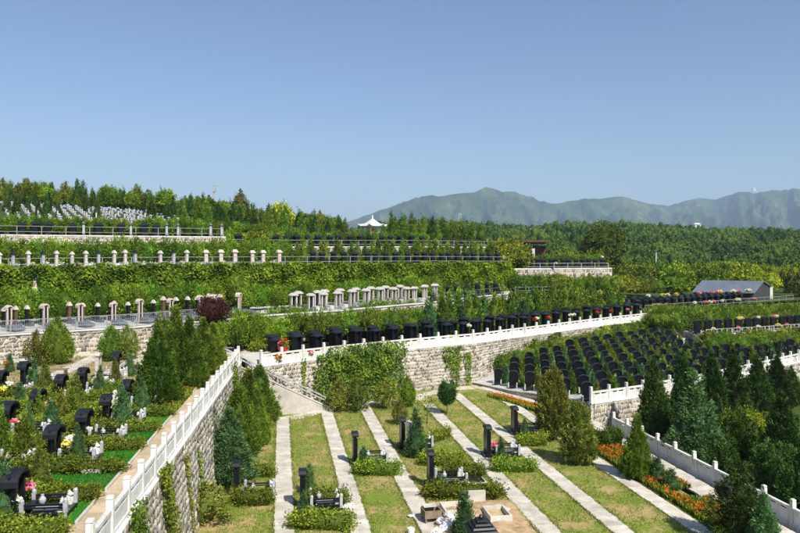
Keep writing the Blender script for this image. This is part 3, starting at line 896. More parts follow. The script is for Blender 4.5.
# landing between the left path, the stairs and the middle terrace
V = [(-14.5, 56, 4.01), (-11.9, 55.4, 4.01), (-10.9, 52.5, 4.01), (-9.4, 54.0, 4.01), (-9.0, 55.3, 4.01), (-11.0, 60, 4.01), (-12.0, 63, 4.01), (-14.6, 62, 4.01)]
mb = MB(); mb.add(V + [(x, y, 3.4) for x, y, z in V], [tuple(range(8)), tuple(reversed(range(8, 16)))] + [(i, (i + 1) % 8, 8 + (i + 1) % 8, 8 + i) for i in range(8)])
o = mb.build('stair_landing', 'concrete'); o['kind'] = 'structure'
# back paths of the left terrace
slab_path([P(-40, 366, 4), P(30, 360, 4), P(90, 354.5, 4), P(150, 351, 4), P(215, 350, 4)], 1.3, .8, 'back_path', z=.05)
slab_path([P(46, 381, 4), P(75, 367, 4), P(104, 354, 4)], 1.1, .6, 'garden_path', z=.05)
slab_path([P(128, 364, 4), P(146, 356, 4), P(160, 352, 4)], 1.0, .6, 'garden_path')

# ------------------------------------------------------------------ stairs
def stairs():
    a = Vector((-12.2, 51.7, 4.0)); b = Vector((-5.55, 54.9, 0.0))
    o = thing('stone_staircase', 'concrete staircase with plain side wall climbing to the left terrace path', 'staircase', a)
    v = b - a; L = math.hypot(v.x, v.y); an = math.atan2(v.y, v.x)
    n = 22
    for i in range(n):
        x = L * (i + .5) / n; z = -4.0 * (i + 1) / n
        st = MB().box((0, 0.85, 0), (L / n, 1.45, .20)).mesh('step', 'concrete') if i == 0 else st
        link('step', st, o, (x * math.cos(an), x * math.sin(an), z + .06), an)
    prof = [(-1.4, -4.05), (-1.4, .12), (0.1, .12), (L + .25, -3.86), (L + .25, -4.05)]
    vs = [(x, y, z) for y in (0.0, 0.14) for x, z in prof]
    mb = MB().add(vs, [(0, 1, 2, 3, 4), (9, 8, 7, 6, 5)] + [(i, (i + 1) % 5, 5 + (i + 1) % 5, 5 + i) for i in range(5)])
    mb.build('side_wall', 'render_wall', o, (0, 0, 0), an)
    mb = MB().bar((-1.4, .07, .16), (.1, .07, .16), .24, .08); mb.bar((.1, .07, .16), (L + .3, .07, -3.82), .24, .08)
    mb.build('side_coping', 'concrete', o, (0, 0, 0), an)
    for yy in (0.07, 1.6):
        mb = MB()
        for hh in (.95, .72): mb.tube([(-1.3, yy, hh), (0, yy, hh), (L, yy, hh - 4.0)], .042, n=6)
        mb.build('handrail', 'metal', o, (0, 0, 0), an)
        for k in range(5):
            x = L * k / 4
            MB().tube([(x, yy, .1 - x / L * 4.0), (x, yy, .97 - x / L * 4.0)], .045, n=6).build('rail_post', 'metal', o, (0, 0, 0), an)
stairs()

# ------------------------------------------------------------------ railings (thin metal fences)
def railing(pts, label, mat='rail_grey', h=1.0, step=2.0, balusters=0.0, mid=1):
    w = walk(pts, step)
    if len(w) < 2: return
    b = w[0][0]
    o = thing('metal_railing', label, 'railing', b)
    pm = MB().box((0, 0, h / 2), (.07, .07, h)).mesh('railing_post', mat)
    for p, a in w: link('railing_post', pm, o, p - b, a)
    mb = MB()
    zs = [h - .03] + [h * (k + 1) / (mid + 2) for k in range(mid)]
    for (p, _), (q, _) in zip(w[:-1], w[1:]):
        for z in zs: mb.bar(p - b + Vector((0, 0, z)), q - b + Vector((0, 0, z)), .05)
    mb.build('rail', mat, o)
    if balusters > 0:
        mb = MB(); c = []
        for p, a in walk(pts, balusters):
            q = p - b
            mb.add([q + Vector((-.012, 0, .08)), q + Vector((.012, 0, .08)), q + Vector((.012, 0, h - .04)), q + Vector((-.012, 0, h - .04))], [(0, 1, 2, 3)])
        x = mb.build('baluster', mat, o); x['kind'] = 'stuff'
    return o
railing(line(T1c, -60, 236, 60, .10, .1), 'grey metal railing on the low wall behind the left graves', 'rail_grey', 1.0, 2.2, .14)
railing(line(T1c, 432, 512, 30, .08, .1), 'dark railing ahead of the small black graves beyond the arched pale graves', 'dark_metal', .8, 2.2)
railing(line(T2c, -60, 510, 80, .08, .1), 'thin grey railing along the top of the creeper wall', 'rail_grey', .85, 2.6)
railing(line(T3c, -60, 226, 60, .12, .1), 'grey railing on top of the long pale wall high on the left slope', 'rail_grey', .95, 2.4)
railing(line(T3c, 228, 510, 60, .12, .1), 'grey railing ahead of the black pillars below the pavilion', 'rail_grey', .8, 2.4)
railing(line(S1c, 706, 960, 40, .1, .1), 'low dark railing ahead of the far right row of black graves', 'grey_stone', .55, 1.6)
railing(line(S2c, 645, 800, 40, .02, .1), 'grey railing ahead of the flower-topped graves near the long shed', 'rail_grey', .8, 2.0)
railing(line(S1c, 656, 700, 20, .1, .05), 'metal railing above the short steps on the right', 'rail_grey', .9, 2.2)
railing([Q(px, lerp([432, 512, 640], [79.5, 91, 104], px), lerp([432, 512, 640], [6.52, 6.7, 6.3], px)) for px in np.linspace(515, 640, 30)], 'thin grey railing ahead of the small graves right of the creeper wall', 'rail_grey', .7, 2.4)
def short_steps():
    a = Q(672, 84.5, 3.0); b = Q(694, 75.5, 1.65)
    o = thing('short_staircase', 'short flight of pale steps down to the round-topped graves', 'staircase', a)
    v = b - a
    for i in range(9):
        p = v * ((i + .5) / 9)
        MB().box((0, 0, 0), (1.0, 1.7, .24)).build('step', 'concrete', o, p, math.atan2(v.y, v.x))
    for s in (-1, 1):
        n = Vector((-v.y, v.x, 0)).normalized() * s * .85
        MB().tube([n + Vector((0, 0, .9)), n + v + Vector((0, 0, .9))], .035).build('handrail', 'metal', o)
short_steps()

# ------------------------------------------------------------------ monuments (built facing +x)
def lion_mesh(mat='white_stone', s=1.0):
    mb = MB().box((0, 0, .04 * s), (.20 * s, .16 * s, .08 * s))
    mb.lathe((-.02 * s, 0, .08 * s), [(.075 * s, 0), (.085 * s, .06 * s), (.07 * s, .14 * s), (.05 * s, .2 * s)], 8)
    mb.lathe((.02 * s, 0, .24 * s), [(.02 * s, 0), (.07 * s, .03 * s), (.08 * s, .08 * s), (.06 * s, .13 * s), (.02 * s, .16 * s)], 8)
    mb.box((.09 * s, 0, .31 * s), (.07 * s, .06 * s, .05 * s))
    for y in (-1, 1):
        mb.tube([(.07 * s, y * .045 * s, .22 * s), (.085 * s, y * .045 * s, .09 * s)], .024 * s, n=5)
        mb.box((0, y * .055 * s, .40 * s), (.03 * s, .03 * s, .04 * s))
    return mb.mesh('lion_statue', mat)
LION = lion_mesh(s=1.1)
URN = MB().lathe((0, 0, 0), [(.09, 0), (.06, .05), (.11, .12), (.12, .2), (.08, .26), (.05, .3), (.055, .36)], 10).mesh('urn', 'grey_stone')
def arc_roof(w, t, z, lift, droop):
    """curved cap profile in (y, z): high in the middle, drooping ends"""
    n = 14; up = []; lo = []
    for i in range(n + 1):
        y = -w / 2 + w * i / n; u = abs(2 * y / w)
        zz = z + lift * math.cos(u * math.pi / 2) ** .8 - droop * max(0, u - .8) * 2
        up.append((y, zz + t * (1 - .25 * u))); lo.append((y, zz - (.12 if u > .78 else 0)))
    return up + lo[::-1]

def mon_gate(mat='black_granite', inscription=False):
    """black gate-shaped monument with arched cap and a forecourt"""
    r = thing('gate_monument', 'x', 'gravestone')
    MB().box((-.02, 0, .09), (.60, 1.1, .18)).build('plinth', mat, r, bevel=.01)
    pm = MB().box((0, 0, .74), (.16, .15, 1.14)).box((0, 0, .22), (.22, .21, .12)).mesh('pillar', mat, .008)
    for s in (-1, 1): link('pillar', pm, r, (.10, s * .36, 0))
    MB().box((-.06, 0, .76), (.16, .62, 1.16)).build('tablet', mat, r, bevel=.008)
    if inscription:
        rr = random.Random(5); mb = MB()
        for c in (-.16, 0, .16):
            for k in range(7):
                z = 1.18 - k * .12
                for q in range(4):
                    mb.box((.024, c + rr.uniform(-.025, .025), z + rr.uniform(-.03, .03)), (.006, rr.choice((.045, .012)), rr.choice((.01, .05))))
        mb.build('inscription', 'gold', r)
        MB().box((.021, 0, .42), (.012, .46, .30)).build('inscription_panel', 'red_paint', r)
    MB().prism(arc_roof(1.18, .13, 1.30, .20, .14), -.26, .30).build('roof_cap', 'charcoal_granite', r, bevel=.012)
    MB().prism(arc_roof(.62, .07, 1.45, .12, 0), -.20, .24).build('roof_ridge', mat, r, bevel=.008)
    for s in (-1, 1): MB().lathe((.02, s * .52, 1.40), [(.03, 0), (.06, .04), (.05, .10), (.015, .13)], 8).build('cap_scroll', mat, r)
    return r
def forecourt(r, mat='black_granite', stat=True, col='charcoal_granite', white=False):
    m2 = 'white_stone' if white else mat
    MB().box((1.10, 0, .13), (1.5, 1.10, .26)).build('platform', m2, r, bevel=.01)
    MB().box((1.05, 0, .285), (.8, .62, .05)).build('cover_slab', 'grey_stone', r, bevel=.006)
    MB().box((.52, 0, .36), (.24, .60, .20)).build('altar', col, r, bevel=.008)
    rm = MB().box((0, 0, .26), (.13, .13, .52)).lathe((0, 0, .52), [(.075, 0), (.08, .08), (.05, .13)], 8).mesh('corner_post', 'grey_stone')
    for x, y in ((1.78, .56), (1.78, -.56), (.42, .60), (.42, -.60)): link('corner_post', rm, r, (x, y * .9, .1))
    bm = MB().box((0, 0, .40), (1.3, .06, .05)).box((0, 0, .50), (1.3, .08, .06)).mesh('rail', m2)
    for s in (-1, 1): link('rail', bm, r, (1.1, s * .52, .04))
    if stat:
        for s in (-1, 1): link('lion_statue', LION, r, (1.62, s * .36, .26), 0)
        link('urn', URN, r, (.80, .22, .3))

def mon_slim(mat='black_granite'):
    """tall slim stone with an overhanging cap, seen edge on"""
    r = thing('slim_monument', 'x', 'gravestone')
    MB().box((0, 0, .10), (.50, .9, .20)).build('plinth', mat, r, bevel=.01)
    MB().box((0, 0, .92), (.18, .58, 1.44)).build('tablet', mat, r, bevel=.008)
    for s in (-1, 1): MB().box((.02, s * .32, .86), (.24, .09, 1.32)).build('pillar', mat, r, bevel=.006)
    MB().prism([(-.40, 1.60), (.40, 1.60), (.42, 1.68), (.30, 1.80), (0, 1.84), (-.30, 1.80), (-.42, 1.68)], -.16, .20).build('roof_cap', 'charcoal_granite', r, bevel=.01)
    return r

def mon_arch():
    """round-shouldered stone of the right terrace"""
    r = thing('arched_gravestone', 'x', 'gravestone')
    prof = []
    w = .41
    for i in range(13):
        a = math.pi * i / 12
        y = -w * math.cos(a); z = 1.10 + .32 * math.sin(a) ** .9
        prof.append((y, z))
    prof = [(-w, .16)] + [(-w - .03, 1.06)] + prof + [(w + .03, 1.06), (w, .16)]
    MB().prism(prof, -.12, .12).build('tablet', 'black_granite', r, bevel=.012)
    prof2 = [(y * 1.07, z + .05) for y, z in prof[2:-2]]; prof2 += [(y * .98, z - .02) for y, z in reversed(prof[2:-2])]
    MB().prism(prof2, -.19, .19).build('arched_cap', 'charcoal_granite', r)
    MB().box((.08, 0, .08), (.62, .96, .16)).build('plinth', 'charcoal_granite', r, bevel=.01)
    MB().box((.60, 0, .09), (.5, .72, .18)).build('offering_table', 'charcoal_granite', r, bevel=.01)
    pm = MB().box((0, 0, .18), (.11, .11, .36)).lathe((0, 0, .36), [(.05, 0), (.07, .05), (.03, .12)], 6).mesh('lantern_post', 'pale_granite')
    for s in (-1, 1): link('lantern_post', pm, r, (.84, s * .38, .02))
    return r

def hip_roof(mb, z, hx, hy, h, eave=.06, flare=.0):
    vs = [(-hx, -hy, z), (hx, -hy, z), (hx, hy, z), (-hx, hy, z)]
    vs += [(-hx, -hy, z + eave), (hx, -hy, z + eave), (hx, hy, z + eave), (-hx, hy, z + eave)]
    rx, ry = (0.0, hy * .55) if hy >= hx else (hx * .55, 0.0)
    vs += [(-rx - .02, -ry - .02, z + h), (rx + .02, -ry - .02, z + h), (rx + .02, ry + .02, z + h), (-rx - .02, ry + .02, z + h)]
    mb.add(vs, [(3, 2, 1, 0), (0, 1, 5, 4), (1, 2, 6, 5), (2, 3, 7, 6), (3, 0, 4, 7), (4, 5, 9, 8), (5, 6, 10, 9), (6, 7, 11, 10), (7, 4, 8, 11), (8, 9, 10, 11)])
    return mb
def mon_box(mat='black_granite', roof='charcoal_granite'):
    r = thing('roofed_gravestone', 'x', 'gravestone')
    MB().box((0, 0, .08), (.9, 1.05, .16)).build('plinth', mat, r)
    MB().box((-.06, 0, .85), (.26, .60, 1.38)).build('tablet', mat, r, bevel=.01)
    pm = MB().box((0, 0, .85), (.13, .13, 1.38)).mesh('pillar', mat)
    for s in (-1, 1): link('pillar', pm, r, (.18, s * .28, 0))
    hip_roof(MB(), 1.54, .38, .46, .22).build('roof_cap', roof, r)
    MB().box((.75, 0, .12), (.55, .85, .24)).build('offering_table', mat, r)
    return r
def mon_pink(mat='pink_stone'):
    r = thing('pillar_gravestone', 'x', 'gravestone')
    MB().box((0, 0, .08), (.7, .7, .16)).build('plinth', mat, r)
    MB().box((-.02, 0, 1.0), (.30, .24, 1.7)).build('tablet', 'black_granite', r)
    pm = MB().box((0, 0, 1.0), (.17, .11, 1.7)).mesh('pillar', mat)
    for s in (-1, 1): link('pillar', pm, r, (.10, s * .16, 0))
    MB().prism(arc_roof(.56, .14, 1.84, .14, .08), -.24, .26).build('roof_cap', mat, r, bevel=.01)
    vs = [(.5, -.45, .1), (1.7, -.45, .1), (1.7, .45, .1), (.5, .45, .1), (.5, -.45, .52), (1.7, -.45, .34), (1.7, .45, .34), (.5, .45, .52)]
    MB().add(vs, [(3, 2, 1, 0), (4, 5, 6, 7), (0, 1, 5, 4), (1, 2, 6, 5), (2, 3, 7, 6), (3, 0, 4, 7)]).build('cover_slab', 'dark_slab', r, bevel=.01)
    return r
def mon_pale():
    """pale gate with an arched opening and a white box in front"""
    r = thing('pale_gate_gravestone', 'x', 'gravestone')
    MB().box((0, 0, .08), (.8, .9, .16)).build('plinth', 'pale_granite', r)
    MB().box((-.14, 0, .95), (.14, .50, 1.56)).build('tablet', 'black_granite', r)
    for s in (-1, 1): MB().box((.02, s * .27, .92), (.34, .12, 1.52)).build('pillar', 'pale_granite', r)
    out = [(-.46, 1.62)] + [(-.46 + .92 * i / 10, 1.68 + .24 * math.sin(math.pi * i / 10)) for i in range(11)] + [(.46, 1.62)]
    MB().prism(out, -.30, .36).build('roof_cap', 'pale_granite', r, bevel=.01)
    inn = [(-.21, 1.62)] + [(-.21 + .42 * i / 8, 1.62 - .20 * (1 - math.sin(math.pi * i / 8))) for i in range(9)] + [(.21, 1.62)]
    MB().prism(inn, .04, .16).build('arch_spandrel', 'pale_granite', r)
    MB().box((.85, .18, .24), (.8, .55, .48)).build('altar_box', 'pale_granite', r, bevel=.012)
    MB().box((.80, -.25, .14), (.7, .30, .28)).build('cover_slab', 'grey_stone', r)
    return r

def flowers_mesh(name, petal, seed, R0=.16, n=26, dome=.8):
    rng = np.random.default_rng(seed)
    c = unit(rng.normal(0, 1, (n, 3))); c[:, 2] = np.abs(c[:, 2]) * dome + .25
    c = c * np.array([R0, R0, R0]) * rng.uniform(.6, 1.0, (n, 1))
    cc = np.repeat(c, 9, 0); nn = unit(rng.normal(0, 1, (len(cc), 3)) + np.array([0, 0, .6]))
    V, F = leaf_quads(cc + nn * R0 * .16, nn, R0 * .5, R0 * .34, rng, .1, .3)
    g = rng.uniform(0, 1, n)
    me1 = np_mesh(name, V, F, petal, np.repeat(np.repeat(g, 9), 4))
    k = 40
    c2 = unit(rng.normal(0, 1, (k, 3))) * R0 * .8; c2[:, 2] = np.abs(c2[:, 2]) * .5
    V, F = leaf_quads(c2, c2, R0 * .7, R0 * .22, rng, .2, .3)
    me2 = np_mesh('leaves', V, F, 'leaf_bright', np.repeat(rng.uniform(0, 1, k), 4))
    return me1, me2
BOUQ = {}
def bouquet(col, loc, label, s=1.0, cat='flowers'):
    if col not in BOUQ:
        BOUQ[col] = flowers_mesh('blossoms', 'petal_' + col, len(BOUQ) + 3)
    o = thing('flower_bouquet', label, cat, loc)
    a, b = BOUQ[col]
    link('blossoms', a, o, (0, 0, .12 * s), random.uniform(0, 6), s); link('leaves', b, o, (0, 0, .05 * s), 0, s)
    return o

# ------------------------------------------------------------------ plants: prototypes
NEARC = [crown_mesh('crown', 'leaf_conifer', 'cone', 4.0, 1.15, 620, 24, .15, .045, s, .12, .08, .82, .9, .35) for s in (1, 2)]
NEARM = crown_mesh('crown', 'leaf_conifer_mid', 'cone', 4.0, 1.15, 700, 24, .15, .045, 201, .12, .06, .84, .9, .35)
BLUEC = [crown_mesh('crown', 'leaf_conifer_blue', 'cone', 4.0, 1.15, 520, 22, .17, .05, s, .12, .14, .78, .6, .5) for s in (3, 4)]
DARKC = [crown_mesh('crown', 'leaf_conifer_dark', 'cone', 6.0, 1.65, 700, 24, .22, .07, s, .15, .12, .80, .8, .45) for s in (5, 6, 7)]
OLIVE = [crown_mesh('crown', 'leaf_conifer_olive', 'column', 4.0, .95, 520, 24, .16, .055, s, .25, .16, .60, .8, .5) for s in (8, 9)]
PINE = [crown_mesh('crown', 'leaf_conifer_dark', 'cone', 3.5, 1.25, 150, 40, .26, .05, 10, .3, .35, .35, .1, .7)]
SMALLC = [crown_mesh('crown', 'leaf_conifer_blue', 'cone', 1.5, .42, 150, 16, .10, .035, s, .03, .1, .8, .9, .35) for s in (11, 12)]
EGG = [crown_mesh('crown', 'leaf_conifer', 'egg', 2.6, 1.05, 340, 18, .15, .055, s, .10, .12, .80, .7, .5) for s in (13, 14)]
LOOSE = [crown_mesh('crown', 'leaf_conifer_olive', 'egg', 2.4, .95, 150, 20, .16, .07, s, .2, .30, .45, .4, .8) for s in (15, 16)]
BALL = [crown_mesh('crown', 'leaf_conifer_dark', 'ball', 1.75, .68, 260, 16, .11, .045, 17, .75, .08, .84, .6, .4)]
SPARSE = [crown_mesh('crown', 'leaf_hedge', 'ball', 1.1, .65, 26, 9, .13, .08, 18, .5, .4, 0, .2, .8)]
# row shrubs of the upper terraces (seen small)
SHR_A = [crown_mesh('clipped_shrub', 'leaf_bright', 'ball', 1.6, .98, 130, 13, .20, .08, s, .30, .10, .82, .5, .5) for s in (21, 22, 23)]
SHR_D = [crown_mesh('clipped_shrub', 'leaf_conifer', 'ball', 1.8, 1.0, 130, 13, .20, .08, s, .12, .12, .82, .6, .5) for s in (24, 25, 26)]
SHR_Y = [crown_mesh('leafy_shrub', 'leaf_vine_yellow', 'ball', 1.9, 1.1, 80, 12, .26, .14, s, .0, .2, .8, .4, .7) for s in (27, 28)]
CON_S = [crown_mesh('small_conifer', 'leaf_conifer', 'cone', 2.6, .72, 110, 12, .24, .08, s, .0, .12, .82, .9, .35) for s in (29, 30, 31)]
CON_G = [crown_mesh('small_conifer', 'leaf_conifer_blue', 'cone', 2.6, .70, 110, 12, .24, .08, s, .0, .12, .82, .9, .35) for s in (32, 33)]
TREE_F = [crown_mesh('crown', 'leaf_conifer', 'cone', 5.2, 1.25, 130, 12, .42, .13, s, .3, .16, .80, .8, .4) for s in (34, 35, 36)]
TREE_FD = [crown_mesh('crown', 'leaf_conifer_dark', 'cone', 5.2, 1.25, 130, 12, .42, .13, s, .3, .16, .80, .8, .4) for s in (37, 38)]
TREE_R = [crown_mesh('crown', 'leaf_conifer_olive', 'egg', 5.0, 1.9, 130, 14, .42, .2, s, .6, .25, .7, .4, .7) for s in (39, 40)]
SMALLO = [crown_mesh('crown', 'leaf_conifer_olive', 'cone', 1.5, .45, 150, 16, .10, .04, s, .03, .16, .8, .8, .5) for s in (111, 112)]
TREE_Y = [crown_mesh('crown', 'leaf_yellow', 'ball', 4.0, 2.1, 120, 14, .42, .22, s, 1.0, .28, .7, .3, .8) for s in (41, 42)]
TREE_G = [crown_mesh('crown', 'leaf_vine', 'ball', 4.6, 2.3, 130, 14, .45, .24, s, 1.0, .28, .7, .3, .8) for s in (43, 44)]
def trunk_mesh(h, r): return MB().tube([(0, 0, -.15), (.02, 0, h * .4), (0, .02, h)], r, r * .35, 7).mesh('trunk', 'bark')
TRK = {'s': trunk_mesh(1.2, .045), 'm': trunk_mesh(2.8, .10), 'l': trunk_mesh(4.6, .16)}
BR = MB()
for k in range(9):
    a = k * 2.4; z = .8 + k * .22
    BR.tube([(0, 0, z), (math.cos(a) * .45, math.sin(a) * .45, z + .35)], .03, .008, 5)
BRANCH = BR.mesh('limb', 'bark')

def tree(name, label, loc, crown, trunk='m', s=1.0, sz=None, group=None, cat='tree', rz=None, limbs=False):
    o = thing(name, label, cat, loc, random.uniform(0, 6.28) if rz is None else rz, group)
    sz = s if sz is None else sz
    link('trunk', TRK[trunk], o, (0, 0, 0), 0, (s, s, sz))
    link('crown', crown, o, (0, 0, 0), 0, (s, s, sz))
    if limbs: link('limb', BRANCH, o, (0, 0, 0), 0, (s, s, sz))
    return o
def plant(name, label, loc, me, s=1.0, sz=None, group=None, cat='shrub'):
    sz = s if sz is None else sz
    o = link(name, me, None, loc, random.uniform(0, 6.28), (s, s, sz))
    return tag(o, label, cat, group)

def fit(px, ytop, z, d, pxw=None, H0=4.0, R0=1.15):
    """location and scales of a tree whose tip shows at (px, ytop), standing at level z at distance d"""
    h = (CAMZ - (ytop - HY) * d / FPX) - z
    sz = h / (H0 * 1.03)
    s = sz if pxw is None else (pxw / FPX * d / 2) / (R0 * 1.05)
    return Q(px, d, z), s, sz
random.seed(11)

# --- conifers of the field and below the left wall
for px, yt, d, w, me, lab in (
        (260, 364, 51.5, 46, NEARC[0], 'bright green conifer at the wall foot nearest the staircase'),
        (248, 369, 47.5, 54, NEARC[1], 'broad green conifer in the wall row, second from the staircase'),
        (238, 384, 43.0, 54, NEARC[0], 'green conifer in the middle of the row below the left wall'),
        (229, 407, 38.0, 58, BLUEC[0], 'bluish dark conifer at the near end of the row below the left wall')):
    L, s, sz = fit(px, yt, 0, d, w)
    tree('conifer_tree', lab, L, me, 'm', s, sz)
L, s, sz = fit(206, 484, 0, 32.5, 50, 2.4, .95)
tree('loose_shrub', 'loose olive shrub at the foot of the left wall, nearest of all', L, LOOSE[0], 's', s, sz, cat='shrub')
for px, yt, d, w, me, lab, H0, R0 in (
        (553, 367, 46.6, 34, OLIVE[0], 'tall olive-green conifer beside the cross path, left of its twin', 4, .95),
        (578, 401, 41.2, 35, OLIVE[1], 'rounded olive-green conifer on the lawn, nearer of the pair', 4, .95),
        (637, 414, 38.6, 36, NEARC[1], 'pointed conifer standing in the marigold bed by the right balustrade', 4, 1.15)):
    L, s, sz = fit(px, yt, 0, d, w, H0, R0)
    tree('conifer_tree', lab, L, me, 'm', s, sz)
for px, yt, d, w, lab in ((657, 455, 38.0, 22, 'small bluish bush right beside the conifer in the marigolds'), (671, 467, 36.8, 20, 'lower small bluish bush at the edge of the marigold bed')):
    L, s, sz = fit(px, yt, 0, d, w, 1.5, .42)
    tree('small_bush', lab, L, SMALLC[0], 's', s * 1.0, sz, cat='shrub')
L, s, sz = fit(738, 457, 0, 30, 62, 3.5, 1.25)
tree('pine_tree', 'dark ragged pine before the right balustrade in the near right corner', L, PINE[0], 'm', s, sz, limbs=True)
L, s, sz = fit(764, 492, 0, 28.5, 40, 4, 1.15)
tree('conifer_tree', 'short dense bluish conifer beside the ragged pine', L, BLUEC[1], 'm', s, sz)
tree('clipped_tree', 'small tree with a clipped dark ball crown on a bare trunk', P(447, 414.5), BALL[0], 's', 1.0, 1.0)
tree('young_tree', 'thin young tree with sparse pale leaves on the lawn', P(427, 423), SPARSE[0], 's', 1.0, 1.15)
for px, yt, yb, w, me, lab in ((340, 379, 411, 24, LOOSE[0], 'loose shrub under the creeper, beside the foot of the stairs'), (357, 378, 411, 24, LOOSE[1], 'bushy shrub under the creeper, second from the stairs'),
        (386, 379, 408, 22, LOOSE[0], 'airy shrub at the end of the lawn path below the creeper'), (407, 377, 406, 16, EGG[0], 'dark narrow shrub at the right end of the creeper wall'),
        (399, 398, 424, 14, LOOSE[1], 'small loose sapling on the lawn in front of the creeper wall')):
    L = P(px, yb); h = (yb - yt) / FPX * L.y; s = w / FPX * L.y / 2 / .95
    tree('wall_shrub', lab, L, me, 's', s, h / 2.6, cat='shrub')
# --- big conifers of the left terrace
for px, yt, d, w, me, lab in ((158, 325, 38.0, 54, NEARM, 'large pointed conifer on the left terrace, frontmost of the clump'), (176, 306, 44.5, 44, NEARC[1], 'tall conifer behind the front one on the left terrace'),
        (189, 315, 42.5, 45, NEARC[0], 'tall leaning-looking conifer beside the sandy path'), (203, 318, 47, 40, NEARC[1], 'broad conifer close to the sandy path, nearer the purple shrub'),
        (213, 322, 51.5, 34, NEARC[0], 'farthest conifer beside the sandy path')):
    L, s, sz = fit(px, yt, 4, d, w)
    tree('conifer_tree', lab, L, me, 'm', s, sz)
for px, yt, d, w, me, lab in ((37, 328, 50.5, 23, LOOSE[1], 'thin egg-shaped shrub by the low wall, leftmost'), (57, 316, 51.5, 30, EGG[0], 'plump egg-shaped shrub before the low wall'),
        (111, 324, 53, 24, EGG[1], 'rounded green shrub by the low wall, left one of a pair'), (128, 323, 53.5, 24, LOOSE[0], 'rounded olive shrub by the low wall, right one of a pair')):
    L, s, sz = fit(px, yt, 4, d, w, 2.7, 1.0)
    tree('garden_shrub', lab, L, me, 's', s, sz, cat='shrub')
RED = crown_mesh('crown', 'leaf_red', 'ball', 2.4, 1.25, 200, 18, .16, .08, 50, .1, .2, .8, .4, .7)
L, s, sz = fit(213, 296, 5.9, 60.5, 32, 2.5, 1.25)
tree('purple_shrub', 'purple-leaved shrub at the end of the pink pillar row', L, RED, 's', s, sz, cat='shrub')
# --- dark conifers below the right balustrade
for px, yt, d, w, me, s0, lab in (
        (654, 358, 49.5, 46, 0, 6, 'dark conifer right of the balustrade corner, first of the lower grove'), (683, 350, 52, 36, 1, 6, 'dark pointed conifer behind the blue-green one in the lower grove'),
        (712, 353, 54.5, 44, 2, 6, 'dark conifer in the back row of the grove, in front of the arched graves'), (733, 349, 56.5, 42, 0, 6, 'tall dark conifer in the back row with arched graves either side'),
        (757, 354, 59, 38, 1, 6, 'slim dark conifer before the white paving'), (777, 356, 61.5, 40, 2, 6, 'dark conifer beside the far right white balustrade'),
        (791, 366, 63, 28, 0, 6, 'smallest dark conifer at the right end of the back row'), (662, 392, 45.5, 44, 1, 6, 'dark conifer half hidden behind the pale balustrade posts'),
        (782, 392, 40, 58, 2, 6, 'big near-black conifer at the right edge of the grove'), (812, 420, 36, 50, 0, 6, 'dark conifer cut by the right edge of the view'),
        (745, 392, 47, 40, 0, 6, 'dark conifer in the heart of the grove behind the yellow-flowered bush'), (717, 395, 48, 40, 2, 6, 'shaded conifer in the middle of the grove')):
    L, s, sz = fit(px, yt, -1.2, d, w, 6, 1.65)
    tree('dark_conifer', lab, L, DARKC[me], 'l', s, sz)
BLUEB = crown_mesh('crown', 'leaf_conifer_blue', 'cone', 6.0, 1.9, 700, 26, .22, .07, 51, .15, .18, .78, .5, .6)
L, s, sz = fit(694, 371, -1.2, 43, 74, 6, 1.9)
tree('blue_conifer', 'wide blue-green conifer at the front of the lower grove', L, BLUEB, 'l', s, sz)
BUSH = crown_mesh('crown', 'leaf_conifer', 'ball', 3.0, 1.7, 560, 24, .14, .08, 52, .2, .22, .48, .4, .7)
DBUSH = crown_mesh('crown', 'leaf_conifer_dark', 'ball', 3.0, 1.7, 480, 24, .15, .085, 53, .2, .2, .5, .4, .7)
for px, yt, d, w, me, lab in ((748, 408, 43.5, 62, BUSH, 'leafy broadleaf bush with yellow blossom in the lower grove'), (722, 432, 42.5, 50, DBUSH, 'low dark bush just beyond the right balustrade'), (694, 438, 42.5, 34, DBUSH, 'low dark bush at the foot of the blue-green conifer'),
        (775, 440, 39.0, 46, DBUSH, 'dark rounded bush near the pale slab at lower right'), (803, 462, 36.0, 46, DBUSH, 'clipped dark bush at the right edge beyond the balustrade'), (731, 412, 46, 46, DBUSH, 'dark bush between the blue-green conifer and the blossom bush')):
    L, s, sz = fit(px, yt, -1.2, d, w, 3.2, 1.7)
    tree('broadleaf_bush', lab, L, me, 's', s, sz, cat='shrub')
rng = np.random.default_rng(12); pts = []
for cx, cy, n in ((757, 417, 26), (762, 424, 20), (751, 413, 12), (765, 431, 14)):
    c = Q(cx, 41.9, CAMZ - (cy - HY) * 41.9 / FPX)
    pts.append(np.array(c) + rng.normal(0, 1, (n * 6, 3)) * np.array([.16, .2, .12]))
pts = np.vstack(pts); c0 = pts.mean(0)
V, F = leaf_quads(pts - c0, unit(rng.normal(0, 1, pts.shape) + np.array([0, -.6, .6])), .13, .08, rng, .3, .5)
tag(link('yellow_blossom', np_mesh('yellow_blossom', V, F, 'leaf_yellow', np.repeat(rng.uniform(.4, 1, len(pts)), 4)), None, tuple(c0)), None, kind='stuff')
o = MB().box((0, 0, .06), (3.2, 1.1, .12)).build('pale_slab', 'concrete', None, Q(744, 43.0, -1.2) + Vector((.6, 0, .0)), .12, .01); tag(o, 'pale concrete slab path glimpsed beyond the right balustrade', 'path slab')

# ------------------------------------------------------------------ hedges
HB = [hedge_mesh('hedge', 'leaf_hedge', 2.0, .75, .62, 150, 16, .10, s) for s in (1, 2, 3)]
HB_D = [hedge_mesh('hedge', 'leaf_conifer', 2.0, .8, .8, 150, 16, .11, s) for s in (4, 5)]
def hedge(loc, rz, lx, label, me=None, w=1.0, h=1.0, group=None):
    o = link('clipped_hedge', me or random.choice(HB), None, loc, rz, (lx / 2.0, w, h))
    return tag(o, label, 'hedge', group)

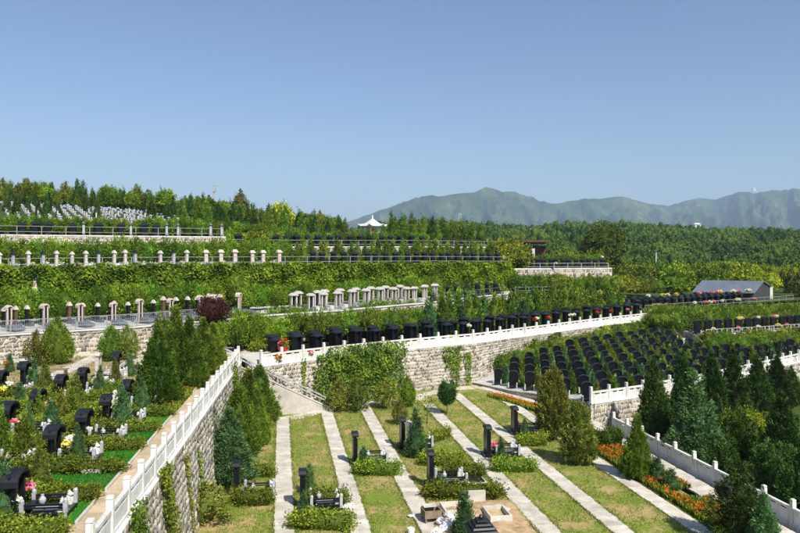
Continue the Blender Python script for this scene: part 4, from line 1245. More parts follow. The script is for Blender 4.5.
# ------------------------------------------------------------------ graves in the field
DIR = math.atan2(-.163, 1) * 1.0       # rows lean a little
RZ = math.atan(.163)
def lp(px, py, z=0.0): return P(px, py, z)
slim = mon_slim(); forecourt(slim)
SL = Proto(slim)
SL.put(lp(302, 508), RZ, 'slim black gravestone in the near plot with pale pebbles, between the first two lawn paths')
SL.put(lp(354.5, 464), RZ, 'slim black gravestone with white statues beside the second lawn path')
SL.put(lp(402, 447), RZ, 'taller black gravestone, black one of the black and white pair')
SL.put(lp(430, 486), RZ, 'black gravestone standing above two flat black slabs')
SL.put(lp(487, 456), RZ, 'black gravestone with a pink bouquet before it', )
SL.put(lp(514, 434), RZ, 'black gravestone in tree shade nearest the curved path')
SL.put(lp(236, 499), RZ, 'black gravestone almost hidden by the bluish conifer below the left wall')
for c in (SL.root,): pass
ws = mon_slim('white_stone')
for ch in kids(ws):
    if ch.name.startswith('roof_cap'): ch.data.materials.clear(); ch.data.materials.append(M['white_stone'])
ws.location = lp(409.5, 452); ws.rotation_euler = (0, 0, RZ); tag(ws, 'white gravestone beside the taller black one on the lawn')
bouquet('pink', lp(495, 456) + Vector((0, 0, .35)), 'pink and magenta bouquet before a black gravestone on the lawn', 1.6)
bouquet('white', lp(517, 431) + Vector((0, 0, .3)), 'pale yellow-white bouquet at the shaded gravestone', 1.1)
for px, yb, me, sc, lab in ((309, 493, 0, 1.0, 'small pointed conifer at the back of the near plot'), (303.5, 521, 1, .85, 'little conifer standing in the front hedge of the near plot'), (363, 470, 0, .9, 'small conifer beside the second-path gravestone'),
        (416, 456, 1, 1.75, 'dense bluish conifer right beside the white gravestone'), (440, 494, 0, .7, 'small conifer at the flat slab plot hedge'), (501, 465, 1, 1.0, 'small round conifer beside the pink bouquet grave'),
        (465, 538, 0, 1.35, 'small pointed conifer at the diggings beside the dark shrine'), (525, 441, 1, .9, 'small conifer in the shade beside the sixth grave'), (268, 500, 1, .6, 'small bush at the edge of the first lawn path')):
    tree('dwarf_conifer', lab, lp(px, yb), SMALLC[me], 's', sc, sc, cat='tree')
tree('conifer_tree', 'slender green conifer between the last two of the row below the left wall', Q(243, 45.2, 0) + Vector((.9, 0, 0)), NEARC[0], 'm', .78, .86)
for (a, b, w, lab) in (((311, 503), (346, 503), .8, 'clipped hedge behind the pebble plot'), ((291, 527), (351, 528), .9, 'clipped hedge in front of the pebble plot'),
        ((355, 474), (399, 474), .9, 'clipped hedge right of the second-path grave'), ((421, 446), (447, 437), .6, 'low hedge behind the white-stone grave'), ((421, 464), (463, 464), .9, 'hedge in front of the white-stone grave'),
        ((446, 476), (482, 476), .8, 'hedge behind the two flat black slabs'), ((429, 497), (497, 497), .85, 'long clipped hedge in front of the two flat slabs'), ((494, 471), (533, 471), .75, 'hedge in front of the pink bouquet grave'),
        ((519, 446), (545, 444), .8, 'shaded hedge by the grave nearest the curved path'), ((240, 476), (272, 476), .8, 'hedge strip behind the leftmost lawn grave'), ((232, 505), (270, 503), .8, 'hedge strip in front of the leftmost lawn grave')):
    A, B = lp(*a), lp(*b); v = B - A
    hedge(A, math.atan2(v.y, v.x), v.length, lab, w=w)
tag(hedge(lp(596, 447), .05, 1.5, 'boxy clipped hedge by the right balustrade path', HB_D[0], 1.2, 1.25), cat='hedge')
# white pebbles in the near plot
rng = np.random.default_rng(4)
mb = MB()
for k in range(130):
    u, v = random.random(), random.random()
    p = Vector((-3.75 + u * 1.6, 33.9 + v * .75, .05)); s = random.uniform(.04, .09)
    mb.box(p, (s, s * .8, s * .7), random.uniform(0, 3), .7)
tag(mb.build('white_pebbles', 'white_stone'), kind='stuff')
for px, py, lab in ((455, 484, 'flat black grave slab on a white surround, left of two'), (475, 484, 'flat black grave slab on a white surround, right of two')):
    o = thing('flat_grave', lab, 'gravestone', lp(px, py), RZ)
    MB().box((0, 0, .10), (1.05, 1.0, .2)).build('surround', 'white_stone', o, bevel=.01)
    MB().box((.04, 0, .23), (.78, .72, .08)).build('cover_slab', 'black_granite', o, bevel=.01)

# diggings at the bottom of the view
A = [lp(425, 501) + Vector((0, 0, .012)), lp(515, 499) + Vector((0, 0, .012)), lp(548, 545) + Vector((0, 0, .012)), lp(436, 560) + Vector((0, 0, .012))]
me = bpy.data.meshes.new('sand_patch')
bmx = bmesh.new(); g = 26; vv = []
for i in range(g + 1):
    for j in range(g + 1):
        u, v = i / g, j / g
        p = (A[0] * (1 - u) + A[1] * u) * (1 - v) + (A[3] * (1 - u) + A[2] * u) * v
        edge = min(u, 1 - u, v, 1 - v)
        n1 = noise.noise(Vector((p.x * 1.3, p.y * 1.3, 0)))
        vv.append(bmx.verts.new(p + Vector((0, 0, (.10 + .16 * n1 + .05 * noise.noise(p * 4)) * min(1, edge * 7) - (.09 if edge < .01 else 0)))))
for i in range(g):
    for j in range(g): bmx.faces.new((vv[i * (g + 1) + j], vv[i * (g + 1) + j + 1], vv[(i + 1) * (g + 1) + j + 1], vv[(i + 1) * (g + 1) + j]))
bmesh.ops.recalc_face_normals(bmx, faces=bmx.faces)
bmx.to_mesh(me); bmx.free(); me.materials.append(M['sand'])
link('sand_patch', me)['kind'] = 'structure'
def open_box(name, label, loc, rz, lx, ly, h, t=.09, mat='concrete'):
    o = thing(name, label, 'grave pit', loc, rz)
    for s in (-1, 1):
        MB().box((0, s * ly / 2, h / 2), (lx, t, h)).build('long_side', mat, o, bevel=.006)
        MB().box((s * (lx / 2 - t / 2), 0, h / 2), (t, ly - t, h)).build('short_side', mat, o, bevel=.006)
    MB().box((0, 0, .02), (lx - .1, ly - .1, .04)).build('pit_floor', 'soil', o)
    return o
open_box('concrete_grave_frame', 'open concrete grave frame in the sand, right one', lp(497, 518), RZ, 1.0, 1.3, .34)
open_box('concrete_grave_frame', 'open concrete grave frame in the sand, behind the rubble bags', lp(453, 513), RZ, 1.0, 1.1, .34)
o = MB().box((0, 0, .28), (1.0, .12, .55)).build('concrete_slab', 'concrete', None, lp(475, 502), .1, .01); tag(o, 'pale concrete slab standing upright in the sand', 'slab')
o = MB().box((0, 0, .08), (.75, .35, .16)).build('concrete_block', 'concrete', None, lp(502, 510), -.9, .01); tag(o, 'loose concrete block lying beside the right grave frame', 'block')
def cart():
    o = thing('wooden_cart', 'open wooden box cart with a propped lid on the lawn path', 'cart', lp(431, 521), .25); o.scale = (.8, .8, .8)
    for s in (-1, 1):
        MB().box((0, s * .42, .50), (.95, .05, .42)).build('side_board', 'wood', o, bevel=.005)
        MB().lathe((0, 0, -.03), [(.20, 0), (.22, .01), (.22, .05), (.20, .06)], 14).mesh('wheel', 'dark_metal')
    for s in (-1, 1): MB().box((s * .46, 0, .50), (.05, .80, .42)).build('end_board', 'wood', o, bevel=.005)
    MB().box((0, 0, .31), (.9, .8, .04)).build('bed_board', 'wood', o)
    for x in (-.4, .4):
        for y in (-.38, .38): MB().box((x, y, .15), (.07, .07, .30)).build('leg', 'wood', o)
    MB().bar((.46, -.2, .72), (.95, -.5, .1), .05).build('handle', 'wood', o); MB().bar((.46, .3, .72), (1.1, .1, .1), .05).build('handle', 'wood', o)
    MB().box((-.02, .28, .78), (.75, .5, .05)).build('lid', 'concrete', o)
cart()
random.seed(21)
labs = ['white plastic sack slumped on the path by the cart', 'crumpled white sack against the grave frame', 'white sack with a blue corner at the bottom of the picture', 'small white sack on top of the rubbish heap', 'white plastic sack lying beside the pointed conifer']
for i, (px, py, s) in enumerate(((441, 526, .22), (449, 521, .26), (446, 532, .28), (453, 527, .22), (438, 537, .26))):
    rngk = random.Random(i); mb = MB()
    n, m_ = 12, 8; vs = []
    for a in range(m_):
        for b in range(n):
            th = math.pi * a / (m_ - 1); ph = 2 * math.pi * b / n
            r = s * (1 + rngk.uniform(-.28, .28))
            vs.append((r * math.sin(th) * math.cos(ph), r * math.sin(th) * math.sin(ph) * .8, max(0, .22 + r * math.cos(th) * .65)))
    mb.add(vs, [tuple(x) for x in grid_faces(m_, n, True)])
    o = mb.build('plastic_sack', 'plastic_white', None, lp(px, py), rngk.uniform(0, 3)); tag(o, labs[i], 'sack')
o = MB().lathe((0, 0, 0), [(.12, 0), (.15, .02), (.16, .22), (.14, .22), (.12, .05)], 12).build('white_bucket', 'plastic_white', None, lp(411, 533)); tag(o, 'small white bucket standing on the lawn left of the cart', 'bucket')
o = MB().lathe((0, 0, 0), [(.10, 0), (.18, .03), (.05, .06)], 9).build('white_rag', 'plastic_white', None, lp(411.5, 516)); tag(o, 'white rag lying on the lawn above the bucket', 'rag')
def shrine():
    o = thing('tiered_shrine', 'dark stone shrine with stepped roof tiers at the bottom edge', 'shrine', lp(481, 552), RZ)
    MB().box((0, 0, .45), (.7, .8, .9)).build('body', 'black_granite', o, bevel=.01)
    for k in range(4):
        MB().box((0, 0, .97 + k * .11), (1.15 - k * .24, 1.25 - k * .26, .07), 0, .9).build('roof_tier', 'charcoal_granite', o, bevel=.006)
    MB().lathe((0, 0, 1.36), [(.09, 0), (.1, .06), (.04, .14)], 10).build('finial', 'charcoal_granite', o)
shrine()

# ------------------------------------------------------------------ graves of the left terrace
g1 = mon_gate(); forecourt(g1)
LG = Proto(g1)
LZ = math.atan(.115)
spots = [(15, 517, 'nearest', 1.12), (54, 463, '', 1), (84, 443, '', 1), (8, 437, '', 1.05), (107, 425, '', 1), (38, 418, '', 1), (127, 407, '', 1), (61, 400, '', 1), (83, 392, '', 1), (1, 395, '', 1), (24, 386, '', 1), (116, 374, '', 1),
         (-30, 420, '', 1), (-14, 470, '', 1)]
labs = ['nearest black gate monument with gold writing, in the lower left corner', 'black gate monument with white flowers at its right, second along the sandy path', 'black gate monument behind the white-flower plot, third along the path',
        'tall black gate monument with a pink bouquet at the left edge', 'black gate monument draped with a white flower garland', 'black gate monument with a pale pink bouquet at its foot, second column', 'black gate monument beside the large pointed conifer',
        'black gate monument with low grey rail in the second column, middle', 'black gate monument with an arched cap left of the diagonal garden path', 'black gate monument cut by the left edge of the view', 'black gate monument near the wooden bench rails',
        'farthest black gate monument before the round shrub pair', 'black gate monument outside the left edge, far one', 'black gate monument outside the left edge, near one']
LGL = []
for (px, py, _, s), lab in zip(spots, labs):
    p = P(px, py, 4.0)
    LGL.append(p)
    if lab.startswith('nearest'):
        r = mon_gate(inscription=True); forecourt(r); r.location = p; r.rotation_euler = (0, 0, LZ); r.scale = (s * .80,) * 3; r['label'] = lab
        g0 = r
    else:
        LG.put(p, LZ + random.uniform(-.03, .03), lab, scale=s * random.uniform(.84, .92))
pk = mon_slim('pale_granite'); 
for ch in kids(pk):
    if ch.name.startswith('roof_cap'): ch.data.materials.clear(); ch.data.materials.append(M['pink_stone'])
forecourt(pk, stat=True, white=True); pk.location = P(98, 379, 4); pk.rotation_euler = (0, 0, LZ); pk.scale = (.9,) * 3; pk['label'] = 'pale pinkish gravestone with a white balustraded forecourt'
# garland on one of them
rng = np.random.default_rng(8); pts = []
for k in range(140):
    t = k / 139; y = -.55 + 1.1 * t
    pts.append((.46, y, 1.02 + .62 * math.sin(math.pi * t) ** .7 if t < .8 else 1.3 - (t - .8) * 4.0))
pts = np.array(pts) + rng.normal(0, .03, (140, 3))
cc = np.repeat(pts, 6, 0); nn = unit(rng.normal(0, 1, cc.shape))
V, F = leaf_quads(cc, nn, .10, .06, rng, .1, .4)
o = link('flower_garland', np_mesh('flower_garland', V, F, 'petal_white', rng.uniform(0, 1, len(V))), None, LGL[4], LZ, (.80, .86, .93))
tag(o, 'white flower garland draped over a black gate monument', 'garland')
# flowers
for px, py, col, s, lab in ((27, 507, 'pink', 1.5, 'pink bouquet in front of the nearest gate monument'), (14, 436, 'pink', 1.3, 'pink bouquet at the left edge monument'), (43, 419, 'pink', 1.4, 'pale pink bouquet in the second column of graves'),
        (66, 462, 'yellow', 1.4, 'yellow-white bouquet in the second plot along the path'), (71, 457, 'white', 1.6, 'white bouquet beside the yellow one in the second plot'), (75, 455, 'white', 1.2, 'smaller white bouquet at the right of the second plot'),
        (9, 396, 'white', 1.4, 'white bouquet at the far left grave'), (3, 400, 'yellow', 1.1, 'yellow bouquet at the far left grave'), (6, 372, 'orange', 1.1, 'orange bouquet near the low wall at far left'), (88, 443, 'white', 1.0, 'white flowers on the third plot by the path'),
        (15, 518, 'white', 1.0, 'small white flowers at the foot of the nearest monument')):
    bouquet(col, P(px, py, 4.0) + Vector((.1, -.15, .42)), lab, s)
# small conifers and hedges between the plots
random.seed(5)
for px, yt, yb, lab in ((40, 445, 492, 'small conifer between the nearest and second gate monuments'), (2, 458, 520, 'small conifer at the lower left edge of the view'), (78, 425, 466, 'small conifer beside the white-flower plot'), (28, 404, 440, 'small conifer left of the pink bouquet plot'),
        (61, 389, 425, 'bluish small conifer before the second-column monument'), (76, 373, 412, 'small conifer in the second column, right of the diagonal path'), (100, 366, 398, 'small conifer in front of the pale pinkish gravestone'), (122, 385, 432, 'small conifer right of the garlanded monument'),
        (142, 378, 415, 'bluish small conifer left of the large pointed one'), (45, 360, 392, 'small conifer by the wooden bench rails'), (20, 380, 410, 'loose small conifer near the left edge'), (115, 358, 384, 'olive small conifer near the farthest gate monument'), (130, 352, 376, 'small conifer right of the farthest gate monument'), (10, 352, 372, 'small conifer before the low wall at far left')):
    L = P(px, yb, 4.0); h = (yb - yt) / FPX * L.y
    tree('dwarf_conifer', lab, L, random.choice(SMALLC + SMALLO), 's', h / 1.55 * .95, h / 1.55, cat='tree')
ORDW = ('', 'first', 'second', 'third', 'fourth', 'fifth', 'sixth', 'seventh', 'eighth', 'ninth', 'tenth', 'eleventh', 'twelfth', 'thirteenth', 'fourteenth', 'fifteenth', 'sixteenth', 'seventeenth', 'eighteenth', 'nineteenth', 'twentieth') + tuple('twenty-' + w for w in ('first', 'second', 'third', 'fourth', 'fifth', 'sixth', 'seventh', 'eighth', 'ninth')) + ('thirtieth',) + tuple('thirty-' + w for w in ('first', 'second', 'third', 'fourth', 'fifth', 'sixth', 'seventh', 'eighth', 'ninth')) + ('fortieth',)
GRP_H = 'clipped hedges between the left terrace plots'
def lx_path(y): return xw(y) - 1.5
rr = random.Random(19)
for i in range(46):
    y = rr.uniform(22, 43); x = xw(y) - rr.uniform(4.2, 20)
    px = 400 + x / y * FPX
    if px < -20 or px > 150 or min((p - Vector((x, y, 4))).length for p in LGL) < 1.1: continue
    if rr.random() < .5:
        plant('dwarf_conifer', 'dark dwarf conifer among the black gate monuments', Vector((x, y, 4.0)), rr.choice(CON_S + CON_G), rr.uniform(.5, .75), rr.uniform(.5, .75), 'dwarf conifers among the gate monuments', 'tree')
    else:
        plant('low_shrub', 'low leafy shrub among the black gate monuments', Vector((x, y, 4.0)), rr.choice(SHR_D + SHR_Y[:1]), rr.uniform(.45, .7), rr.uniform(.35, .5), 'low shrubs among the gate monuments')
k = 0
for col, (off0, ys) in enumerate(((-5.2, np.arange(20.3, 40, 2.95)), (-9.6, np.arange(26.5, 42.5, 3.1)), (-14.0, np.arange(34.0, 42.5, 3.1)))):
    for j, y in enumerate(ys):
        x0 = xw(y) + off0; x1 = (lx_path(y) - .1 if col == 0 else xw(y) + off0 + 3.9)
        if col == 0 and y > 35.5: x1 -= .8
        ln = x1 - x0
        hl = '%s hedge from the front, %s column of left graves' % (ORDW[j + 1], ('path-side', 'middle', 'leftmost')[col])
        hedge(Vector((x0, y, 4.0)), LZ * .6, ln * .55, hl + ', back part', group=GRP_H, w=.95, h=.85)
        hedge(Vector((x0 + ln * .52, y, 4.0)), LZ * .6, ln * .5, hl + ', part nearer the path', group=GRP_H, w=1.0, h=.72)
# bright turf mats beside the sandy path
random.seed(9)
rng = np.random.default_rng(9)
tl = ['nearest bright turf mat by the sandy path', 'second bright turf mat beside the sandy path', 'third bright turf mat along the path', 'fourth bright turf mat along the path', 'fifth bright turf mat, by the conifer clump', 'farthest small turf mat beside the conifers']
for i, (y, x0, ln) in enumerate(((22.0, -2.7, 2.3), (24.95, -2.6, 2.3), (27.9, -2.6, 2.0), (30.85, -2.5, 2.3), (33.8, -2.5, 2.2), (41.6, -2.2, 1.0))):
    xr = lx_path(y); n = 2600
    o = thing('turf_mat', tl[i], 'turf', (xr - ln, y, 4.0), LZ)
    MB().box((ln / 2, 0, .045), (ln, 1.75, .09)).build('turf_base', 'turf_mat', o)
    c = np.stack([rng.uniform(0, ln, n), rng.uniform(-.87, .87, n), np.full(n, .11)], -1)
    V, F = leaf_quads(c, np.tile([0, 0, 1.0], (n, 1)), .07, .025, rng, .5, .35)
    x = link('turf_blades', np_mesh('turf_blades', V, F, 'turf_blade', np.repeat(rng.uniform(0, 1, n), 4)), o); x['kind'] = 'stuff'
    MB().box((ln + .05, 0, .05), (.09, 1.9, .14)).build('kerb', 'pale_granite', o, bevel=.006)
o = MB().box((0, 0, .12), (1.1, .8, .24)).build('plain_grave_slab', 'pale_granite', None, Vector((lx_path(26.4) - .7, 26.35, 4.0)), LZ, .01)
tag(o, 'plain pale stone slab between two turf mats', 'slab')
o = thing('wooden_bench', 'low wooden bench rails among the far left graves', 'bench', P(48, 377, 4.0), .1)
for y in (0, .4):
    MB().box((0, y, .45), (2.3, .12, .06)).build('plank', 'wood', o)
for x in (-1, 1): MB().box((x, .2, .21), (.08, .5, .42)).build('leg', 'wood', o)

# ------------------------------------------------------------------ rows of graves on the terraces
def facing(a): return a - math.pi / 2
random.seed(31)
bx = Proto(mon_box())
GM = 'black roofed gravestones on the middle terrace'
def ok(p, a, b): return a <= 400 + p.x / p.y * FPX <= b
mlist = []
for row, off in enumerate((1.7, 3.6, 8.8)):
    for i, (p, a) in enumerate(walk(C_M, 1.9, off, start=.6 + row * .95)):
        px = 400 + p.x / p.y * FPX
        if px > 648 or px < 268: continue
        if row == 2 and px > 420: continue
        mlist.append(p)
        bx.put(p + Vector((0, 0, .0)), facing(a) + .15 + random.uniform(-.02, .02),
               'black roofed gravestone, %s row above the middle wall' % ('front', 'second', 'third')[row], GM + ', %s row' % ('front', 'second', 'third')[row], scale=random.uniform(.98, 1.12))
SHT = [crown_mesh('crown', 'leaf_bright', 'ball', 1.75, .92, 110, 14, .20, .08, q, .85, .16, .76, .5, .55) for q in (121, 122, 123)]
SHTO = [crown_mesh('crown', 'leaf_conifer', 'ball', 1.75, .92, 110, 14, .20, .08, q, .85, .16, .76, .5, .55) for q in (124, 125)]
for row, off in enumerate((5.0, 7.3, 10.8)):
    rw = ('first', 'second', 'third')[row]
    for i, (p, a) in enumerate(walk(C_M, 1.25, off, start=.2)):
        px = 400 + p.x / p.y * FPX
        if row == 2 and px > 460: continue
        if px > 600 and row: continue
        if px < 428 and random.random() < .12: continue
        if px < 428:
            tree('clipped_small_tree', 'bright bushy small tree, %s line behind the middle graves' % rw, p + Vector((random.uniform(-.2, .2), random.uniform(-.2, .2), 0)), random.choice(SHT + SHTO[:1]), 's', random.uniform(.80, 1.05), random.uniform(.95, 1.2) + (.12 if row == 2 else 0), 'bushy small trees among the middle graves, %s line' % rw)
        else:
            plant('small_conifer', 'small conifer, %s line above the middle balustrade' % rw, p + Vector((random.uniform(-.15, .15), -.8 if row == 0 else 0, 0)), random.choice(CON_S + CON_S + CON_G), random.uniform(1.2, 1.5), random.uniform(1.25, 1.65), 'small conifers behind the middle balustrade, %s line' % rw)
# extra hedge conifers filling px 560..650
for i, (p, a) in enumerate(walk(C_M, 1.1, 9.5, start=22)):
    plant('clipped_shrub', 'dark clipped shrub in the hedge behind the middle conifer row', p, random.choice(SHR_D), 1.1, 1.25, 'dark hedge shrubs behind the middle conifer row')
hedge(P(252, 351.5, 4.0), .3, 2.6, 'yellow-green clipped hedge at the top of the stairs', HB[0], 1.0, 1.1)

# T1 row: pink pillars (left), pale gates (middle), small dark row (right)
pk1 = Proto(mon_pink()); pl = Proto(mon_pale())
c1 = line(T1c, -120, 512, 140)
for i, (p, a) in enumerate(walk(c1, 2.45, 3.6, start=.5)):
    px = 400 + p.x / p.y * FPX
    if px < 262:
        pk1.put(p, facing(a) + .5, 'pinkish pillar gravestone with a sloping dark slab', 'pink pillar gravestones', scale=random.uniform(.86, .94))
for i, (p, a) in enumerate(walk(c1, 1.75, 2.6, start=.3)):
    px = 400 + p.x / p.y * FPX
    if 278 < px < 438: pl.put(p, facing(a) + .1, 'pale arched gate gravestone with a white box before it', 'pale arched gravestones', scale=random.uniform(.82, .94))
for i, (p, a) in enumerate(walk(c1, 1.9, 4.8, start=1.0)):
    px = 400 + p.x / p.y * FPX
    if 284 < px < 400: pl.put(p, facing(a) + .1, 'pale arched gate gravestone in the row behind, half hidden', 'second row of pale arched gravestones')
def mini(name, mat, roofmat, w=.8, h=1.7, base='charcoal_granite', d=.4):
    """small far gravestone as one mesh with three materials"""
    me = bpy.data.meshes.new(name); mb = MB()
    mb.box((0, 0, h * .43), (d, w * .74, h * .86)); nA = len(mb.f)
    hip_roof(mb, h * .84, d * .85, w * .62, h * .20); nB = len(mb.f)
    mb.box((.35, 0, .1), (1.1, w * 1.15, .2)); mb.box((.75, 0, .25), (.4, w * .8, .18))
    me.from_pydata(mb.v, [], mb.f)
    for m_ in (mat, roofmat, base): me.materials.append(M[m_])
    for i, f in enumerate(me.polygons): f.material_index = 0 if i < nA else (1 if i < nB else 2)
    return me
mini_black = mini('roofed_gravestone', 'black_granite', 'charcoal_granite', .80, 1.6)
mini_grey = mini('roofed_gravestone', 'pale_granite', 'pale_granite', .36, 1.7, 'white_stone', .30)
mini_pink = mini('roofed_gravestone', 'pink_stone', 'pink_stone', .55, 1.75, 'dark_slab', .36)
mini_tall = mini('roofed_gravestone', 'grey_stone', 'charcoal_granite', .36, 1.75, 'dark_slab', .32)
def grow(line_, spacing, off, px0, px1, me, label, group, s=1.0, skip=0.0, rot=.1, start=.3):
    for p, a in walk(line_, spacing, off, start=start):
        jt = random.uniform(-.14, .14) * spacing; p = p + Vector((math.cos(a) * jt, math.sin(a) * jt, 0))
        px = 400 + p.x / p.y * FPX
        if px < px0 or px > px1 or random.random() < skip: continue
        o = link('roofed_gravestone', me if not isinstance(me, list) else random.choice(me), None, p, facing(a) + rot + random.uniform(-.04, .04), s * random.uniform(.94, 1.06))
        tag(o, label, 'gravestone', group)
grow(c1, 1.8, 2.0, 440, 512, mini_black, 'small black gravestone right of the pale arched row', 'small black graves right of the arched row', .8)
mini_dark = mini('roofed_gravestone', 'brown_roof', 'pink_stone', .30, 1.7, 'dark_slab', .24)
grow(c1, 1.0, 6.6, -60, 250, [mini_dark, mini('roofed_gravestone', 'black_granite', 'pale_granite', .26, 1.6, 'dark_slab', .24)], 'thin dark gravestone in the second row of the pink pillar terrace', 'thin dark gravestones behind the pink pillars', 1.0, .15, .4)
grow(c1, 1.25, 8.2, -60, 250, mini_dark, 'thin dark gravestone in the shade before the creeper wall', 'thin dark gravestones shaded by the bright hedge', 1.0, .15, .4)
c2 = line(T2c, -120, 512, 120)
grow(c2, 1.2, 2.2, -60, 188, [mini_grey, mini_grey, mini_tall], 'pale roofed gravestone on top of the creeper wall, left half', 'pale gravestones above the creeper wall', .88, .1, .4)
grow(c2, 1.6, 2.2, 200, 286, mini_pink, 'pinkish-brown gravestone on top of the creeper wall', 'brown gravestones above the creeper wall', .88)
grow(c2, 1.35, 2.0, 304, 500, mini_black, 'black roofed gravestone on top of the creeper wall, right half', 'black gravestones above the creeper wall', .85)
grow(c2, 1.3, 4.6, -60, 188, [mini_grey, mini_tall], 'pale roofed gravestone in the second row above the creeper wall', 'second row of pale gravestones above the creeper wall', .95, .3, .4)
c3 = line(T3c, -120, 512, 120)
grow(c3, 1.25, 2.0, -60, 222, [mini_tall, mini_black, mini_black], 'dark gravestone behind the railing of the long pale wall', 'dark gravestones on the long pale wall', .95, .35)
grow(c3, 1.5, 2.0, 230, 425, mini_black, 'black roofed gravestone in the long row just below the pavilion', 'black gravestones below the pavilion', .95)
# T4: white monuments climbing the left slope
def hill_z(x, y):
    px = 400 + x / y * FPX
    d0, z0 = ctrl_at(T4c, px)
    sy = lerp([-260, 0, 130, 200, 260, 330, 400, 512, 620], [186, 203, 211, 219, 227, 235, 241, 246, 249], px)
    zt = CAMZ + (HY - sy) * (d0 + 46) / FPX
    f = lerp([0, 4, 12, 24, 36, 46, 60, 90, 150, 200], [0, .10, .32, .62, .88, 1, 1, .8, .3, -.1], y - d0)
    return z0 + (zt - z0) * f
mini_w = mini('white_gravestone', 'grey_stone', 'grey_stone', .42, 1.0, 'grey_stone', .24)
mini_p = mini('pillar_gravestone', 'pale_granite', 'charcoal_granite', .30, 1.5, 'grey_stone', .30)
c4 = [Q(px, ctrl_at(T4c, px)[0], ctrl_at(T4c, px)[1]) for px in np.linspace(-330, 512, 160)]
for r in range(8):
    for p, a in walk(c4, 1.25, 3 + r * 3.6, start=.3 + r * .2):
        px = 400 + p.x / p.y * FPX
        if px < -30 or px > (205 - r * 9) or random.random() < .12: continue
        p.z = hill_z(p.x, p.y)
        pil = r % 2 == 0 and random.random() < .6
        o = link('white_gravestone', mini_p if pil else mini_w, None, p, facing(a) + .5, random.uniform(.68, .85))
        tag(o, 'small white gravestone in the %s tier of the top left slope' % ('lowest', 'second', 'third', 'fourth', 'fifth', 'sixth', 'seventh', 'highest')[r], 'gravestone', 'white gravestones of the top left slope, tier %s' % ('one', 'two', 'three', 'four', 'five', 'six', 'seven', 'eight')[r])
for r in range(2):
    for p, a in walk(c4, 1.5, 3 + r * 4, start=.3):
        px = 400 + p.x / p.y * FPX
        if not (225 < px < 345 or (r and 425 < px < 505)): continue
        p.z = hill_z(p.x, p.y)
        tag(link('roofed_gravestone', mini_black, None, p, facing(a), .75), 'little black gravestone under the row of skyline conifers', 'gravestone', 'little black graves under the skyline conifers')
# ---- round-topped black graves of the right terrace
ar = Proto(mon_arch()); GR = 'round-topped black gravestones of the right terrace'
ORD = ('front', 'second', 'third', 'fourth', 'fifth', 'sixth', 'seventh', 'eighth', 'ninth')
front = [Q(px, *RF(px)) for px in np.linspace(478, 880, 160)]
tot = 0
COLV = Vector((.17, 1, 0)).normalized()
def col_start(x60):
    best = None
    for t in np.linspace(-16, 30, 400):
        q = Vector((x60, 60, 0)) + COLV * t
        px = 400 + q.x / q.y * FPX
        if 472 < px < 900 and q.y >= RF(px)[0]: return q
    return None
starts = [c for c in (col_start(5.2 + 1.36 * k) for k in range(34)) if c is not None]
for r in range(8):
    for i, st in enumerate(starts):
        p = st + COLV * (1.5 + r * 3.0)
        a = -.35 if st.x < 13.5 else .35
        px = 400 + p.x / p.y * FPX
        if px < 472 or px > 830: continue
        f, b = RF(px), RB(px)
        if p.y > b[0] - (2.4 if px < 650 else 5.6): continue
        k = (p.y - f[0]) / (b[0] - f[0])
        if k < 0: continue
        p.z = f[1] + (b[1] - f[1]) * k
        if tot > 235: continue
        tot += 1
        ang = facing(a) * .4 + math.atan2(-COLV.y, -COLV.x) * .6
        ar.put(p, ang + random.uniform(-.06, .06), 'round-topped black gravestone in the %s row of the right terrace' % ORD[r], GR + ', %s row' % ORD[r], scale=random.uniform(.86, .98))
        if not (px > 735 and k > .5):
            q = p + Vector((.68, 0, 0)) - COLV * .3
            plant('dwarf_conifer', 'dwarf conifer between round-topped graves of the right terrace', q, random.choice(CON_G + CON_S), random.uniform(.56, .72), random.uniform(.46, .66), 'dwarf conifers between the round-topped graves')
# hedge at the back under the middle wall
for p, a in walk([Q(px, RB(px)[0] - 1.0, RB(px)[1]) for px in np.linspace(500, 655, 60)], 1.2):
    plant('leafy_shrub', 'low green shrub along the foot of the middle rubble wall', p, random.choice(SHR_D + SHR_Y[:1]), random.uniform(.7, .9), random.uniform(.6, .85), 'shrubs along the foot of the middle wall')
for p, a in walk([Q(px, RB(px)[0] - 3.5, RB(px)[1]) for px in np.linspace(712, 860, 60)], 1.25):
    plant('leafy_shrub', 'green shrub in the strip behind the last round-topped row', p, random.choice(SHR_D + SHR_A), random.uniform(.65, .85), random.uniform(.6, .8), 'shrubs behind the last round-topped row')
# graves and shrubs beside the end of the left path
for i, (px, d) in enumerate(((236, 61.0), (243, 60.0), (250, 59.2), (257, 58.4))):
    bx.put(Q(px, d, 4.0), -.6, '%s black roofed gravestone beside the end of the sandy path' % ORD[i].replace('front', 'leftmost'), scale=1.1)
for i, (px, d) in enumerate(((233, 62.4), (241, 61.6), (249, 60.9), (257, 60.3), (264, 60.0))):
    tree('clipped_small_tree', 'bushy small tree behind the black graves at the path end', Q(px, d, 4.0), random.choice(SHT), 's', .8, 1.05, 'bushy trees at the sandy path end')
